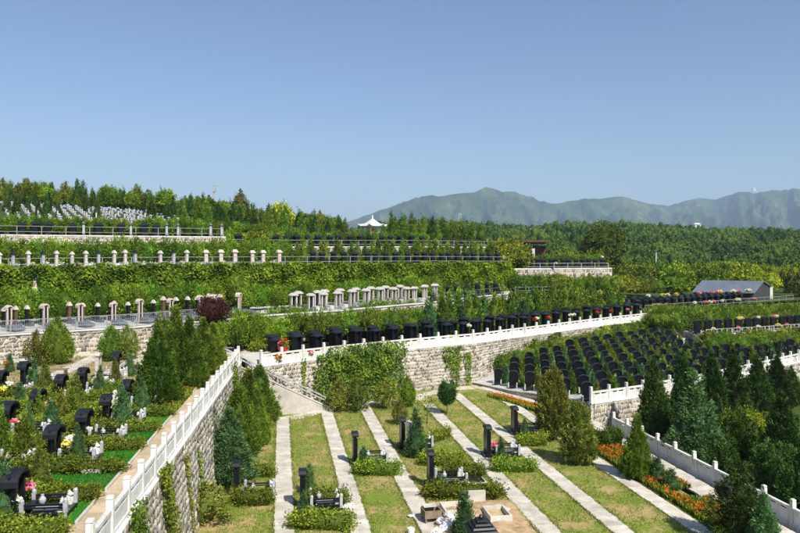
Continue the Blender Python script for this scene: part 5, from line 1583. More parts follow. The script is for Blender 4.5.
# S1 and S2 rows
mini_arch = ar
s1 = line(S1c, 705, 960, 60)
for p, a in walk(s1, 1.45, 1.6, start=.6):
    px = 400 + p.x / p.y * FPX
    if px < 850: ar.put(p, facing(a), 'round-topped black gravestone behind the low dark railing at far right', 'round-topped graves behind the low dark railing', scale=1.0)
for k in range(4):
    for p, a in walk(line(S1c, 705, 960, 60), 1.25, 4.0 + k * 2.3, start=.1 + k * .3):
        px = 400 + p.x / p.y * FPX
        if px < 860: plant('clipped_shrub', 'dark green shrub of the thick hedge behind the far right graves', p, random.choice(SHR_D), random.uniform(.95, 1.1), random.uniform(.85, 1.05), 'thick hedge shrubs behind the far right graves')
for k in range(4):
    for q in range(8):
        px = 657 + q * 7.2; d = 85.5 + k * 2.0 + (px - 655) * -.06
        plant('clipped_shrub', 'dark clipped shrub of the hedge block above the short steps', Q(px, d, 3.0), random.choice(SHR_D), 1.0, 1.15, 'hedge block above the short steps')
for p, a in walk([Q(px, RB(px)[0] - 1.2, RB(px)[1]) for px in np.linspace(708, 860, 60)], 1.2):
    plant('leafy_shrub', 'green shrub between the round-topped graves and the far right wall', p, random.choice(SHR_D + SHR_Y[:1]), random.uniform(.7, .9), random.uniform(.75, .95), 'shrubs along the foot of the far right wall')
s2 = line(S2c, 645, 960, 60)
for r in range(2):
    for p, a in walk(s2, 1.5, 1.5 + r * 3.0, start=.4):
        px = 400 + p.x / p.y * FPX
        if px < 742: tag(link('roofed_gravestone', mini_black, None, p, facing(a), .9), 'black gravestone crowned with flowers left of the long shed', 'gravestone', 'flower-topped black graves by the long shed')
random.seed(77)
for k in range(26):
    px = random.uniform(648, 756); d, z = ctrl_at(S2c, px); col = random.choice(('white', 'pink', 'white', 'yellow', 'pink'))
    hi = random.random() < .5
    bouquet(col, Q(px, d + 1.2, z + (1.55 if hi else .25)), ('%s blossoms laid on a black grave near the long shed' % {'white': 'white', 'pink': 'pink', 'yellow': 'yellow'}[col]), 2.0)['group'] = 'bouquets on graves near the shed'
for k in range(30):
    t = random.choice((0, 1, 2))
    if t == 0: px = random.uniform(440, 640); p = Q(px, lerp([262, 405, 480, 550, 620, 653], [53, 61.8, 66.4, 74.2, 83.2, 87], px) + 1.4, 3.6 + random.choice((.3, 1.2)))
    elif t == 1: px = random.uniform(515, 605); p = Q(px, 106, 9.5 + random.choice((.3, 1.2)))
    else: px = random.uniform(706, 790); d, z = ctrl_at(S1c, px); p = Q(px, d + .9, z + random.choice((.3, 1.3)))
    col = random.choice(('white', 'pink', 'red', 'yellow', 'white'))
    bouquet(col, p, '%s blossoms before a black gravestone on the %s' % (col, ('middle terrace', 'high right row', 'far right row')[t]), 1.5)['group'] = 'scattered bouquets on the terraces'
bouquet('orange', Q(277, 54.0, 3.65), 'orange wreath flowers before a black grave near the stairs', 2.4); bouquet('red', Q(282, 54.6, 4.2), 'red and orange wreath flowers leaning on a black grave near the stairs', 2.2)
bouquet('pink', Q(281, 55.2, 4.7), 'pink flowers on top of the wreath near the stairs', 1.6); bouquet('pink', Q(311, 56, 3.9), 'magenta flower on the balustrade side near the creeper', 1.4)
bouquet('orange', Q(284, 54.9, 4.9), 'orange flowers topping the wreath near the stairs', 1.6)

# T2-right row (high, behind the bright shrubs)
row = [Q(px, 105 + (px - 512) * .04, 9.2) for px in np.linspace(512, 612, 30)]
A = row; B = [p + Vector((0, 14, 0)) for p in row]
ribbon('high_right_terrace_ground', A, B, 'terrace_paving')
rubble_wall(row, 6.6, 'rubble_retaining_wall', 'short pale wall behind yellow-green shrubs right of the creeper wall', 23, .6, thick=.5, cap=('concrete', .15, .06), depth=.05)
railing([p + Vector((0, .1, .1)) for p in row], 'pale railing ahead of the high black graves left of the willow', 'metal', .8, 2.2)
grow(row, 1.05, 1.3, 500, 615, mini_black, 'black gravestone in the high row left of the willow', 'high black graves left of the willow', .95)
for p, a in walk(row, 1.3, 4.2): plant('clipped_shrub', 'bright clipped shrub behind the high black graves', p, random.choice(SHR_A), 1.0, 1.05, 'bright hedge behind the high black graves')
for k in range(2):
    for p, a in walk([Q(px, lerp([500, 612, 660], [97, 103, 110], px) - k * 4, lerp([500, 612, 660], [7.0, 6.4, 5.6], px)) for px in np.linspace(514, 660, 40)], 1.9, 0):
        plant('leafy_shrub', 'yellow-green shrub right of the creeper wall', p, random.choice(SHR_Y + SHR_D), random.uniform(.8, 1.15), random.uniform(.8, 1.1), 'shrubs right of the creeper wall')
grow([Q(px, lerp([432, 512, 640], [81.5, 93, 106], px), lerp([432, 512, 640], [6.5, 6.7, 6.4], px)) for px in np.linspace(515, 625, 30)], 1.7, 0, 500, 640, mini_black, 'small black gravestone under the yellow-green shrubs', 'small black graves under the yellow-green shrubs', .8)

# ------------------------------------------------------------------ shrub rows of the upper terraces
def srow(ln, spacing, off, px0, px1, mes, s, sz, label, group, name='clipped_shrub', jit=.2):
    for p, a in walk(ln, spacing, off, start=.2):
        px = 400 + p.x / p.y * FPX
        if px < px0 or px > px1: continue
        plant(name, label, p + Vector((random.uniform(-jit, jit), random.uniform(-jit, jit), 0)), random.choice(mes), s * random.uniform(.9, 1.1), sz * random.uniform(.88, 1.12), group, 'tree' if name == 'small_conifer' else 'shrub')
random.seed(41)
srow(c1, 1.3, 8.4, -70, 250, SHR_A, 1.1, 1.45, 'bright round shrub at the left foot of the creeper wall', 'bright shrubs at the foot of the creeper wall')
srow(c1, 1.3, 5.9, 236, 432, SHR_A, 1.0, 1.15, 'bright round shrub behind the pale arched graves', 'bright shrubs behind the pale arched graves')
srow(c1, 1.4, 6.0, 432, 512, SHR_D, 1.05, 1.0, 'green shrub at the foot of the creeper wall, right part', 'green shrubs at the right foot of the creeper wall')
srow(c2, 1.3, 3.6, -70, 288, SHR_A, 1.1, 1.35, 'bright shrub of the hedge between creeper wall and pale wall', 'bright hedge above the creeper wall')
srow(c2, .95, 3.4, 288, 505, CON_S, 1.1, 1.08, 'small pointed conifer above the creeper wall, right half', 'small conifers above the creeper wall', 'small_conifer')
srow(c3, 1.3, 3.2, -70, 205, SHR_A, 1.1, 1.1, 'bright shrub of the high hedge on the left slope', 'bright hedge on the high left terrace')
srow(c3, 1.25, 3.1, 225, 428, SHR_A, 1.05, 1.05, 'bright shrub behind the black graves below the pavilion', 'bright hedge below the pavilion')
srow(c4, 1.5, 1.0, 205, 300, SHR_A, .9, .8, 'shrub at the top of the left slope steps', 'shrubs near the top of the left slope')
for i, (px, d, z, s, me, lab) in enumerate(((498, 100, 9.9, 1.6, SHR_Y[0], 'yellow-green rounded bush before the white wall'), (509, 101, 9.8, 1.9, SHR_Y[1], 'larger yellow-green bush before the white wall'), (519, 101, 9.6, 1.5, SHR_Y[0], 'yellow-green bush next to the brown-roofed pavilion'), (256, 84, 12.0, 1.1, SHR_Y[1], 'pale lime bush beside the upper black pillars'))):
    plant('lime_bush', lab, Q(px, d, z), me, s, s)

# ------------------------------------------------------------------ skyline trees
random.seed(61)
def sky_tree(p, s, kinds, lab, grp, name='conifer_tree'):
    me = random.choice(kinds)
    tree(name, lab, p, me, 'l', s, s * random.uniform(.9, 1.15), grp)
for r, (off, sp) in enumerate(((31, 1.6), (36, 1.5), (41, 1.5), (47, 1.7))):
    for p, a in walk(c4, sp, off, start=.3 + r):
        px = 400 + p.x / p.y * FPX
        if px < -40 or px > 345: continue
        p = p + Vector((random.uniform(-.6, .6), random.uniform(-1.5, 1.5), 0)); p.z = hill_z(p.x, p.y) + .3
        base = lerp([0, 150, 345], [.66, .62, .56], px)
        rd = random.random()
        if rd < .40: sky_tree(p, base * random.uniform(.75, 1.15), TREE_R + TREE_G, 'airy rounded tree in the belt along the left skyline', 'rounded trees of the left skyline', 'rounded_tree')
        else: sky_tree(p, base * random.uniform(.7, 1.2), TREE_F + TREE_F + TREE_FD, 'pointed conifer in the belt along the left skyline', 'conifers of the left skyline')
for off, sp, a0, b0 in ((10, 2.1, 205, 350), (15, 2.2, 235, 350), (20, 2.2, 150, 350)):
    for p, a in walk(c4, sp, off):
        px = 400 + p.x / p.y * FPX
        if px < a0 or px > b0: continue
        p.z = hill_z(p.x, p.y) - .1
        sky_tree(p, random.uniform(.58, .78), TREE_F + TREE_FD, 'conifer in the lower belt between the graves and the skyline', 'lower belt of conifers left of the pavilion')
for off, sp, sc in ((9, 1.55, .66), (13, 1.7, .78), (18, 1.9, .85)):
    for p, a in walk(c4, sp, off):
        px = 400 + p.x / p.y * FPX
        if px < 384 or px > 508: continue
        p.z = hill_z(p.x, p.y) - .1
        sky_tree(p, sc * random.uniform(.88, 1.12), TREE_F + TREE_FD, 'conifer in the dense row right of the pavilion', 'conifer row right of the pavilion')
for k in range(14):
    px = random.choice((random.uniform(0, 110), random.uniform(15, 60))); p = Q(px, ctrl_at(T4c, px)[0] + random.uniform(6, 26), 0); p.z = hill_z(p.x, p.y)
    sky_tree(p, random.uniform(.35, .5), TREE_FD, 'lone small conifer among the white graves on the top left slope', 'small conifers among the white graves')
L = Q(282, 132, 14.0); tree('rounded_tree', 'tall yellow-green rounded tree on the skyline left of the pavilion', L, TREE_Y[0], 'l', 1.0, 1.25)
L = Q(240, 140, 16.5); tree('rounded_tree', 'tall dark rounded tree breaking the left skyline', L, TREE_R[0], 'l', .95, 1.2)
# the big willow
WIL = crown_mesh('crown', 'leaf_willow', 'ball', 7.4, 4.2, 300, 26, .50, .18, 70, .2, .24, .72, -.6, .6)
tree('willow_tree', 'big rounded willow standing out before the forest hill', Q(604, 124, 8.6), WIL, 'l', .86, 1.0)
# tree belt on the right
random.seed(90)
for k in range(150):
    px = random.uniform(565, 860); d = random.uniform(118, 200)
    if d < 138 and 690 < px < 790: continue
    z = lerp([118, 200], [4.0, 2.5], d) + (lerp([565, 640], [3.2, 0], px))
    rd = random.random()
    if rd < .26: ks, lab, g, nm = TREE_Y, 'yellow-green tree in the belt behind the long shed', 'yellow-green trees of the right belt', 'yellow_tree'
    elif rd < .6: ks, lab, g, nm = TREE_G, 'round green tree in the belt below the forest hill', 'round green trees of the right belt', 'green_tree'
    elif rd < .75: ks, lab, g, nm = TREE_R, 'olive tree in the belt below the forest hill', 'olive trees of the right belt', 'olive_tree'
    else: ks, lab, g, nm = TREE_FD, 'dark pointed tree in the belt below the forest hill', 'dark pointed trees of the right belt', 'dark_tree'
    tree(nm, lab, Q(px, d, z), random.choice(ks), 'l', random.uniform(.75, 1.15), random.uniform(.75, 1.1), g)
for px, y, d, s in ((742, 263, 158, 1.25), (716, 266, 150, 1.0), (733, 270, 146, 1.1), (757, 268, 150, .9), (788, 266, 160, 1.1), (700, 274, 140, .9), (768, 272, 145, 1.0)):
    h = 5.2 * s; z = CAMZ - (y - HY) * d / FPX - h
    tree('yellow_tree', 'sunlit yellow-green tree just above the roof of the long shed', Q(px, d, z), random.choice(TREE_Y), 'l', s * 1.05, s, 'yellow trees above the shed roof')

# forest on the hill: one mass of crowns
def forest():
    rng = np.random.default_rng(77)
    n = 11500
    px = rng.uniform(-120, 1150, n); d = 165 + (560 - 165) * rng.uniform(0, 1, n) ** .75
    C = np.array([[(a - 400) / FPX * b, b, forest_z(a, b)] for a, b in zip(px, d)])
    per = 22
    rad = np.where(rng.uniform(0, 1, n) < .15, rng.uniform(2.2, 3.3, n), rng.uniform(1.0, 2.0, n)); ht = rad * rng.uniform(1.0, 1.9, n)
    sc_ = np.clip(d / 380, .6, 1.0); rad = rad * sc_; ht = ht * sc_
    u = unit(rng.normal(0, 1, (n, per, 3)).reshape(-1, 3)).reshape(n, per, 3); u[..., 2] = np.abs(u[..., 2]) * 1.0 - .15
    lob = 1 + .25 * rng.normal(0, 1, (n, per, 1)).clip(-1.5, 1.5)
    pts = C[:, None, :] + u * lob * np.stack([rad, rad, ht], -1)[:, None, :] + np.array([0, 0, 1.0])
    V, F = leaf_quads(pts.reshape(-1, 3), u.reshape(-1, 3), 1.05, .75, rng, .5, 1.0, facing=True)
    base = np.clip(rng.uniform(0, 1, n) * .6 + np.array([.25 + .9 * noise.noise(Vector((a * .02, b * .025, 1))) for a, b in zip(px, d)]), 0, 1)
    cv = np.clip(np.repeat(base, per) * .7 + rng.uniform(0, .3, n * per), 0, 1)
    # solid hearts of the crowns, coloured darker for the shade inside
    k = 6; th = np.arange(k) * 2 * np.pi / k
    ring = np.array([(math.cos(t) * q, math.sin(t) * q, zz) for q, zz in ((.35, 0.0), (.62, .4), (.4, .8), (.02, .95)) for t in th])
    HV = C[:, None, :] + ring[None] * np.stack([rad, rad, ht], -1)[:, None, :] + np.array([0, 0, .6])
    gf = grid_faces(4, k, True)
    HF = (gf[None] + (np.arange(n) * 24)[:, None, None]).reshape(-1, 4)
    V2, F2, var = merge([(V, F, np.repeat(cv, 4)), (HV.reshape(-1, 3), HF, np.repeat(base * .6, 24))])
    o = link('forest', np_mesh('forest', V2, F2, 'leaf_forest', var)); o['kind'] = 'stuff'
forest()

# ------------------------------------------------------------------ creeper
def vines(name, at, L, spans, mat, seed, dens=55, leaf=.17, thick=.28, host_label=None, cat='creeper'):
    """spans: list of (s0, s1, v0, v1, thickness) patches in wall coordinates"""
    rng = np.random.default_rng(seed); P_, N_, K_ = [], [], []
    for s0, s1, v0, v1, th, H in spans:
        n = int((s1 - s0) * (v1 - v0) * H * dens)
        s = rng.uniform(s0, s1, n); v = rng.uniform(v0, v1, n)
        # ragged outline
        su = (s - s0) / (s1 - s0); vu = (v - v0) / (v1 - v0)
        ed = np.minimum(np.minimum(su, 1 - su) * (s1 - s0), np.minimum(vu + .2, 1.2 - vu) * (v1 - v0) * H)
        lim = .18 + .22 * np.sin(s * 3.1 + v * 5) + .14 * np.sin(v * H * 4.3 + s)
        keep = ed > lim * min(1, (s1 - s0) / 2.2)
        s, v = s[keep], v[keep]
        pos, nr = at(s, v)
        lump = .5 + .5 * np.sin(s * 1.9 + 1.3 * np.sin(v * 6)) * np.sin(v * H * 2.2 + s * .7)
        pos = pos + nr * (rng.uniform(.03, 1, (len(s), 1)) * th * (.45 + .55 * lump[:, None]) + .06)
        P_.append(pos); N_.append(nr * .8 + np.array([0, 0, .5])); K_.append(np.clip(lump * .35 + rng.uniform(0, .65, len(s)), 0, 1))
    pts, nr, kk = np.vstack(P_), np.vstack(N_), np.concatenate(K_)
    c0 = pts.mean(0); 
    V, F = leaf_quads(pts - c0, nr, leaf, leaf * .85, rng, .2, .55, facing=True)
    o = link(name, np_mesh(name, V, F, mat, np.repeat(kk, 4)), None, tuple(c0))
    return tag(o, host_label, cat)
seg = np.linalg.norm(np.diff(np.array([tuple(p) for p in C_M])[:, :2], axis=0), axis=1); SM = np.concatenate([[0], np.cumsum(seg)])
PXM = [400 + p.x / p.y * FPX for p in C_M]
def sm(px): return float(np.interp(px, PXM, SM))
vines('creeper', at_mid, LEN_mid, [(sm(311), sm(352), 0, 1.10, .75, 3.7), (sm(345), sm(405), 0, 1.20, .85, 3.7), (sm(325), sm(390), .2, 1.25, .9, 3.7)], 'leaf_vine', 1, 110, .19, .8, 'dense green creeper smothering the middle wall right of the stairs')
vines('creeper', at_mid, LEN_mid, [(sm(300), sm(305), .1, 1.05, .15, 3.7)], 'leaf_vine', 2, 140, .16, .2, 'thin creeper strand hanging beside the staircase')
vines('creeper', at_mid, LEN_mid, [(sm(440), sm(463), .45, .98, .35, 3.6), (sm(448), sm(458), .0, .7, .3, 3.6), (sm(462), sm(470), .0, .8, .3, 3.6)], 'leaf_vine', 3, 120, .17, .3, 'forked creeper patch on the pale middle wall')
vines('creeper', at_mid, LEN_mid, [(sm(523), sm(538), .45, .85, .3, 2.6), (sm(547), sm(562), .3, 1.0, .4, 2.6), (sm(530), sm(562), .0, .42, .4, 2.6)], 'leaf_vine', 4, 110, .17, .3, 'scraggy creeper halfway along the middle wall')
vines('creeper', at_mid, LEN_mid, [(sm(599), sm(602), .2, 1.0, .15, 1.8), (sm(618), sm(629), .0, 1.0, .35, 1.8)], 'leaf_vine_yellow', 5, 130, .18, .3, 'yellow-green creeper near the right end of the middle wall')
def sl(y): return (y - 8) * math.hypot(1, .108)
lab = ['wide dark creeper curtain on the left wall, nearest of the strips', 'bright yellow-green creeper strip hanging down the left wall', 'slender creeper strand on the left wall behind the bright strip', 'thin far creeper strand near the conifer row', 'yellow creeper tuft at the lower end of the left wall', 'dark creeper by the top end of the left balustrade']
for i, (a, b, v0, v1, mat, th) in enumerate(((21.3, 23.2, .0, 1.1, 'leaf_vine', .4), (25.4, 27.2, -.0, 1.08, 'leaf_vine_yellow', .3), (30.0, 30.5, .1, .9, 'leaf_vine_yellow', .15), (32.8, 33.2, .2, .8, 'leaf_vine_yellow', .15), (18.2, 20.0, .4, 1.0, 'leaf_vine_yellow', .3), (46.5, 48.6, .3, 1.15, 'leaf_vine', .3))):
    vines('creeper', at_left, LEN_left, [(sl(a), sl(b), v0, v1, th, 4)], mat, 10 + i, 260 if i < 2 else 200, .13, th, lab[i])
def big_creeper():
    pts = line(T2c, -160, 511, 80); a = np.array([tuple(p) for p in pts])
    seg = np.linalg.norm(np.diff(a[:, :2], axis=0), axis=1); s_ = np.concatenate([[0], np.cumsum(seg)])
    pxs = np.array([400 + p[0] / p[1] * FPX for p in a])
    zb = np.array([ctrl_at(T1c, px)[1] for px in np.linspace(-160, 511, 80)])
    rng = np.random.default_rng(6); n = 62000
    s = rng.uniform(0, s_[-1], n); v = rng.uniform(0, 1.06, n)
    px = np.interp(s, s_, pxs)
    gap = ((np.abs(px - 34) < 8 * (1.05 - v)) & (v < .85) & (v > .1)) | ((px < 5) & (px > -8) & (v < .6))
    s, v, px = s[~gap], v[~gap], px[~gap]
    zt = np.interp(s, s_, a[:, 2]); z0 = np.interp(s, s_, zb)
    lump = .5 + .5 * np.sin(s * 1.3 + np.sin(v * 5)) * np.sin(v * 7 + s * .6)
    off = .1 + rng.uniform(0, 1, len(s)) ** .6 * (.25 + .85 * lump) + (1 - v) * .5
    pos = np.stack([np.interp(s, s_, a[:, 0]) + off * .62, np.interp(s, s_, a[:, 1]) - off * .78, z0 + (zt - z0) * v + .12 * np.sin(s * 2.3)], -1)
    V, F = leaf_quads(pos, np.tile([.45, -.6, .65], (len(s), 1)), .30, .24, rng, .2, .85, facing=True)
    k = np.clip(lump * .3 + rng.uniform(0, .7, len(s)) * np.where(np.sin(s * .21) > .2, 1, .8), 0, 1)
    o = link('creeper', np_mesh('creeper', V, F, 'leaf_creeper', np.repeat(k, 4))); tag(o, 'vast yellow-green creeper blanket covering the high terrace wall from the left edge', 'creeper')
big_creeper()

# ------------------------------------------------------------------ grass and flower bed
def blades(n, fn, h, w, mat, name, seed):
    rng = np.random.default_rng(seed)
    c = fn(rng, n); k = len(c)
    V, F = leaf_quads(c + np.array([0, 0, h * .4]), np.tile([0, 0, 1.0], (k, 1)), h, w, rng, .5, .45)
    o = link(name, np_mesh(name, V, F, mat, np.repeat(rng.uniform(0, 1, k), 4))); o['kind'] = 'stuff'
PATHX = (-4.9, -1.65, 1.36, 6.4, 9.5, 12.9)
def on_lawn(rng, n):
    y = rng.uniform(29, 62, n); x31 = rng.uniform(-7.8, 12.4, n)
    ok_ = np.ones(n, bool)
    for p in PATHX: ok_ &= np.abs(x31 - p) > .42
    x = x31 - .163 * (y - 31.1)
    ok_ &= (y < np.interp(x, [-10, -4.5, 0, 3, 7, 10, 13], [52, 54.5, 57.5, 61, 62, 58.5, 53]))
    patch = np.array([noise.noise(Vector((a * .8, b * .8, 0))) + .5 * noise.noise(Vector((a * 3, b * 3, 5))) for a, b in zip(x, y)])
    edge = np.min(np.abs(x31[:, None] - np.array(PATHX)[None]), 1) < .75
    ok_ &= (patch > -.12) | edge
    return np.stack([x[ok_], y[ok_], np.zeros(ok_.sum())], -1)
blades(90000, on_lawn, .10, .035, 'grass_blade', 'lawn_grass', 3)
def path_edge(rng, n):
    y = rng.uniform(29, 60, n); x31 = np.array(PATHX)[rng.integers(0, 6, n)] + rng.choice([-1, 1], n) * (.46 + np.abs(rng.normal(0, .10, n)) - .04)
    x = x31 - .163 * (y - 31.1)
    ok_ = (y < np.interp(x, [-10, -4.5, 0, 3, 7, 10, 13], [52, 54.5, 57.5, 59, 60, 57.5, 53])) & (np.sin(y * 2.3 + x31 * 5) + np.sin(y * 5.1) > -.7)
    return np.stack([x[ok_], y[ok_], np.zeros(ok_.sum())], -1)
blades(20000, path_edge, .10, .035, 'grass_blade', 'path_edge_grass', 33)
def on_bed(rng, n):
    y = rng.uniform(27, 49.5, n); x31 = rng.uniform(13.55, 15.55, n)
    x = x31 - .163 * (y - 31.1)
    bare = np.hypot(x - 14.2, y - 36.0) < .9
    return np.stack([x, y, np.zeros(n)], -1)[~bare]
blades(26000, on_bed, .32, .08, 'leaf_hedge', 'flower_bed_leaves', 4)
def bloom(rng, n):
    c = on_bed(rng, n); m_ = np.array([noise.noise(Vector((a * .7, b * .7, 9))) for a, b in zip(c[:, 0], c[:, 1])]) > -.12
    c = c[m_]; c[:, 2] = rng.uniform(.22, .36, len(c)); return c
def flowers_field(fn, n, name, seed):
    rng = np.random.default_rng(seed); c = fn(rng, n); cc = np.repeat(c, 4, 0)
    nn = unit(rng.normal(0, .6, cc.shape) + np.array([0, 0, 1.0]))
    V, F = leaf_quads(cc + rng.normal(0, .02, cc.shape), nn, .075, .06, rng, .3, .4, facing=True)
    o = link(name, np_mesh(name, V, F, 'petal_orange', np.repeat(np.repeat(rng.uniform(0, 1, len(c)), 4), 4))); o['kind'] = 'stuff'
flowers_field(bloom, 2900, 'marigold_flowers', 5)
def bed2(rng, n):
    t = rng.uniform(0, 1, n); y = 60.2 - t * 8; x = 8.6 + t * 4.2 + rng.uniform(-.9, .3, n) - .6
    return np.stack([x, y, np.zeros(n)], -1)
blades(4000, bed2, .28, .10, 'leaf_bright', 'flower_bed_leaves', 6)
def bloom2(rng, n):
    c = bed2(rng, n); c[:, 2] = rng.uniform(.22, .34, n); return c
flowers_field(bloom2, 700, 'marigold_flowers', 7)
def terr(rng, n):
    y = 19 + 36 * rng.uniform(0, 1, n) ** 1.3; x = np.array([xw(v) for v in y]) - rng.uniform(1.6, 24, n)
    keep = (y < 43.5) | (rng.uniform(0, 1, n) < .35); x, y = x[keep], y[keep]; n = len(x)
    m_ = np.array([noise.noise(Vector((a * .5, b * .5, 4))) for a, b in zip(x, y)]) > -.25
    c = np.stack([x, y, np.full(n, 4.0)], -1); return c[m_]
blades(60000, terr, .16, .06, 'grass_blade', 'terrace_ground_cover', 8)
def verge(rng, n):
    y = rng.uniform(36, 56, n); x = np.array([xw(v) for v in y]) - rng.uniform(1.45, 2.3, n)
    return np.stack([x, y, np.full(n, 4.0)], -1)
blades(4500, verge, .30, .10, 'leaf_hedge', 'path_verge_plants', 9)
def bloom3(rng, n):
    c = verge(rng, n); c[:, 2] += rng.uniform(.2, .35, n); return c
flowers_field(bloom3, 220, 'verge_flowers', 10)

# ------------------------------------------------------------------ buildings
def pavilion():
    d = 116; L = Q(372.5, d, 13.1)
    o = thing('garden_pavilion', 'white six-column pavilion with upturned tiled roof on the skyline', 'pavilion', L, .35)
    MB().lathe((0, 0, 0), [(2.0, 0), (2.0, .9)], 6).build('base', 'pale_granite', o)
    cm = MB().lathe((0, 0, .9), [(.14, 0), (.12, 1.7)], 8).mesh('column', 'white_stone')
    for k in range(6):
        a = math.pi / 3 * k; link('column', cm, o, (1.25 * math.cos(a), 1.25 * math.sin(a), 0))
    MB().lathe((0, 0, 2.45), [(1.42, 0), (1.42, .22)], 6).build('lintel', 'pale_granite', o)
    vs, fs = [], []; n = 36
    prof = [(1.0, 0.0), (.80, .17), (.55, .42), (.32, .78), (.12, 1.12), (.02, 1.25)]
    for q, z in prof:
        for k in range(n):
            a = 2 * math.pi * k / n; c = abs(math.sin(3 * a + math.pi / 2))
            corner = max(0, math.cos(6 * a)) ** 3
            r = 2.15 * q * (1 + .16 * corner * q); vs.append((r * math.cos(a), r * math.sin(a), 2.66 + z + .34 * corner * q ** 4))
    fs = [tuple(x) for x in grid_faces(len(prof), n, True)]
    n0 = len(vs); vs += [(x * .97, y * .97, z - .09) for x, y, z in vs[:n]]
    for k in range(n): fs.append((k, (k + 1) % n, n0 + (k + 1) % n, n0 + k))
    fs.append(tuple(n0 + k for k in range(n)))
    MB().add(vs, fs).build('roof', 'roof_tile', o)
    MB().lathe((0, 0, 3.85), [(.14, 0), (.17, .12), (.08, .25), (.12, .35), (.02, .62)], 8).build('finial', 'white_stone', o)
    MB().box((0, 0, 1.6), (.5, .08, 1.3)).build('red_notice', 'red_paint', o)
pavilion()
def shed():
    o = thing('long_shed', 'long grey shed with blue-grey metal roof behind the right hedges', 'shed', Q(760, 116, 3.4), 0)
    x0, x1 = Q(712, 118, 0).x - o.location.x, Q(766, 116, 0).x - o.location.x
    # gable end faces the camera and right; ridge runs left
    gx0, gx1 = Q(747, 116, 0).x - o.location.x, Q(774.5, 116, 0).x - o.location.x
    zt = lambda y: CAMZ - (y - HY) * 116 / FPX - 3.4
    ridge = zt(281.5); el, er = zt(291), zt(287.5)
    gm = gx0 + (gx1 - gx0) * .50
    L = (x1 - x0) * .95
    dx, dy = -.72 * 10.5, .70 * 10.5     # the shed runs back to the left
    bx_ = Vector((-8.2, 3.0, 0))
    A, B = Vector((gx0, -2.2, 0)), Vector((gx1, 1.4, 0)); Mid = (A + B) / 2
    def w(v, z): return (v.x, v.y, z)
    mb = MB().add([w(A, 0), w(B, 0), w(B, er), w(Mid, ridge - .05), w(A, el)], [(0, 1, 2, 3, 4)]); mb.build('gable_wall', 'wall_sheet', o)
    mb = MB().add([w(A, 0), w(A, el), w(A + bx_, el), w(A + bx_, 0)], [(0, 1, 2, 3)]); mb.build('side_wall', 'wall_sheet', o)
    mb = MB().add([w(B, 0), w(B, er), w(B + bx_, er), w(B + bx_, 0)], [(0, 1, 2, 3)]); mb.build('back_wall', 'wall_sheet', o)
    n_ = (A - B).normalized() * .45; e = -bx_.normalized() * .3
    def slope(P0, out, z0, nm):
        lo = P0 + out; s_ = (ridge - z0) / (P0 - Mid).length
        a, b = lo + e, lo + bx_; zl = z0 - .45 * s_
        vs = [w(a, zl), w(Mid + e, ridge), w(Mid + bx_, ridge), w(b, zl)]
        vs += [(x, y, z + .10) for x, y, z in vs]
        MB().add(vs, [(3, 2, 1, 0), (4, 5, 6, 7), (0, 1, 5, 4), (1, 2, 6, 5), (2, 3, 7, 6), (3, 0, 4, 7)]).build(nm, 'roof_sheet', o)
        ri = MB()
        for k in range(1, 16):
            t = bx_ * (k / 16)
            ri.bar(Vector(w(lo + t, zl + .12)), Vector(w(Mid + t, ridge + .12)), .07)
        ri.build('roof_seam', 'roof_sheet', o)
    slope(A, n_, el, 'roof'); slope(B, -n_, er, 'roof')
    MB().box((gx1 + .12, 1.35, er / 2), (.45, .3, er)).build('corner_column', 'white_stone', o)
    for k in range(4):
        t = bx_ * ((k + .5) / 4); MB().box((A.x + t.x, A.y + t.y - .04, 1.7), (1.0, .08, .8), math.atan2(bx_.y, bx_.x)).build('window', 'black_granite', o)
shed()
def hall():
    o = thing('flat_roofed_hall', 'brown flat-roofed open hall at the forest edge with white columns', 'building', Q(527, 128, 9.5), -.08)
    zt = lambda y: CAMZ - (y - HY) * 128 / FPX - 9.5
    MB().box((0, 0, zt(241.5)), (7.6, 5.0, .35)).build('roof', 'brown_roof', o, bevel=.03)
    MB().box((0, .8, zt(243)), (6.4, 3.4, .3)).build('roof_beam', 'brown_roof', o)
    MB().box((2.2, 1.0, zt(248) / 1.0 - 1.3), (2.0, 2.4, 3.4)).build('wall', 'brown_roof', o)
    for x in (-2.9, -1.2, .9): MB().box((x, -1.8, 1.3), (.5, .4, 2.9)).build('column', 'white_stone', o)
hall()
o = thing('white_garden_wall', 'plain white wall behind small conifers left of the brown hall', 'wall', Q(475, 107, 9.9))
for k in range(9):
    MB().box((-7.2 + k * 1.55, k * .16, 1.05), (1.5, .25, 2.1)).build('wall_panel', 'white_stone', o, bevel=.02)
MB().box((-1, .8, 2.16), (14.2, .3, .10), .103).build('coping', 'grey_stone', o)
o = thing('concrete_pylon', 'pale utility post in the trees left of the forest', 'post', Q(656, 150, 5)); MB().box((0, 0, 3.4), (.24, .24, 6.2)).build('post', 'grey_stone', o)
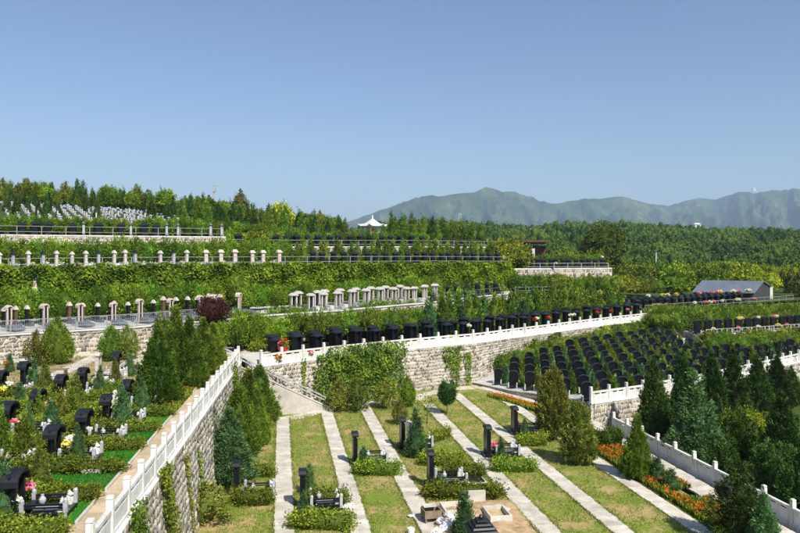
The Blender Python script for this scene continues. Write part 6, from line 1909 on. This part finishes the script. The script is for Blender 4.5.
o = thing('power_pole', 'thin utility pole with crossarm on the left skyline', 'pole', Q(214, 150, 18)); MB().lathe((0, 0, 0), [(.16, 0), (.1, 7.9)], 7).build('post', 'grey_stone', o); MB().box((0, 0, 7.2), (1.8, .12, .12)).build('crossarm', 'grey_stone', o); MB().box((.0, 0, 6.3), (.7, .5, .8)).build('transformer', 'grey_stone', o)
for px, y, d, nm, lab in ((697, 226.5, 520, 'white_house', 'tiny white house on the ridge of the forest hill'), (754, 188.5, 5600, 'summit_building', 'speck of a building on the right mountain ridge')):
    k = d / 520; o = thing(nm, lab, 'building', Q(px, d, CAMZ - (y - HY) * d / FPX - 2.2 * k ** .9))
    s = 1 if k < 2 else 5
    MB().box((0, 0, 1.5 * s), (4.5 * s, 3 * s, 4 * s)).build('wall', 'white_stone', o); hip_roof(MB(), 3.5 * s, 2.6 * s, 1.9 * s, 1.2 * s).build('roof', 'roof_tile', o)
for px, y in ((460, 213.5),):
    o = thing('pylon', 'thin pale pylon on the forest ridge below the mountain', 'pylon', Q(px, 470, CAMZ - (224 - HY) * 470 / FPX))
    for s in (-1, 1): MB().bar((s * 1.1, 0, 0), (s * .35, 0, 7), .22).build('leg', 'pale_granite', o)
    MB().bar((-1.3, 0, 6.3), (1.3, 0, 6.3), .2).build('crossarm', 'pale_granite', o)


# ------------------------------------------------------------------ rows counted from the left: each member gets its own label
def number_rows():
    groups = {}
    for o in COL.objects:
        if o.parent is None and 'group' in o and 'label' in o: groups.setdefault((o['group'], o['label']), []).append(o)
    for (g, lab), m in groups.items():
        if len(m) < 2 or not any(w in g for w in ('row', 'grave', 'pillar', 'arched', 'hedge', 'bouquets', 'conifers', 'shrubs')): continue
        if any(w in g for w in ('belt', 'skyline', 'between the round', 'scattered')): continue
        seen = [o for o in m if -4 <= 400 + o.location.x / o.location.y * FPX <= 804]
        if len(seen) > 40 or len(lab.split()) > 12: continue
        seen.sort(key=lambda o: o.location.x / o.location.y)
        for i, o in enumerate(seen):
            o['label'] = lab + ', ' + (ORDW[i + 1] + ' from the left' if i <= len(seen) // 2 or len(seen) > 38 else (ORDW[len(seen) - i] + ' from the right'))
number_rows()
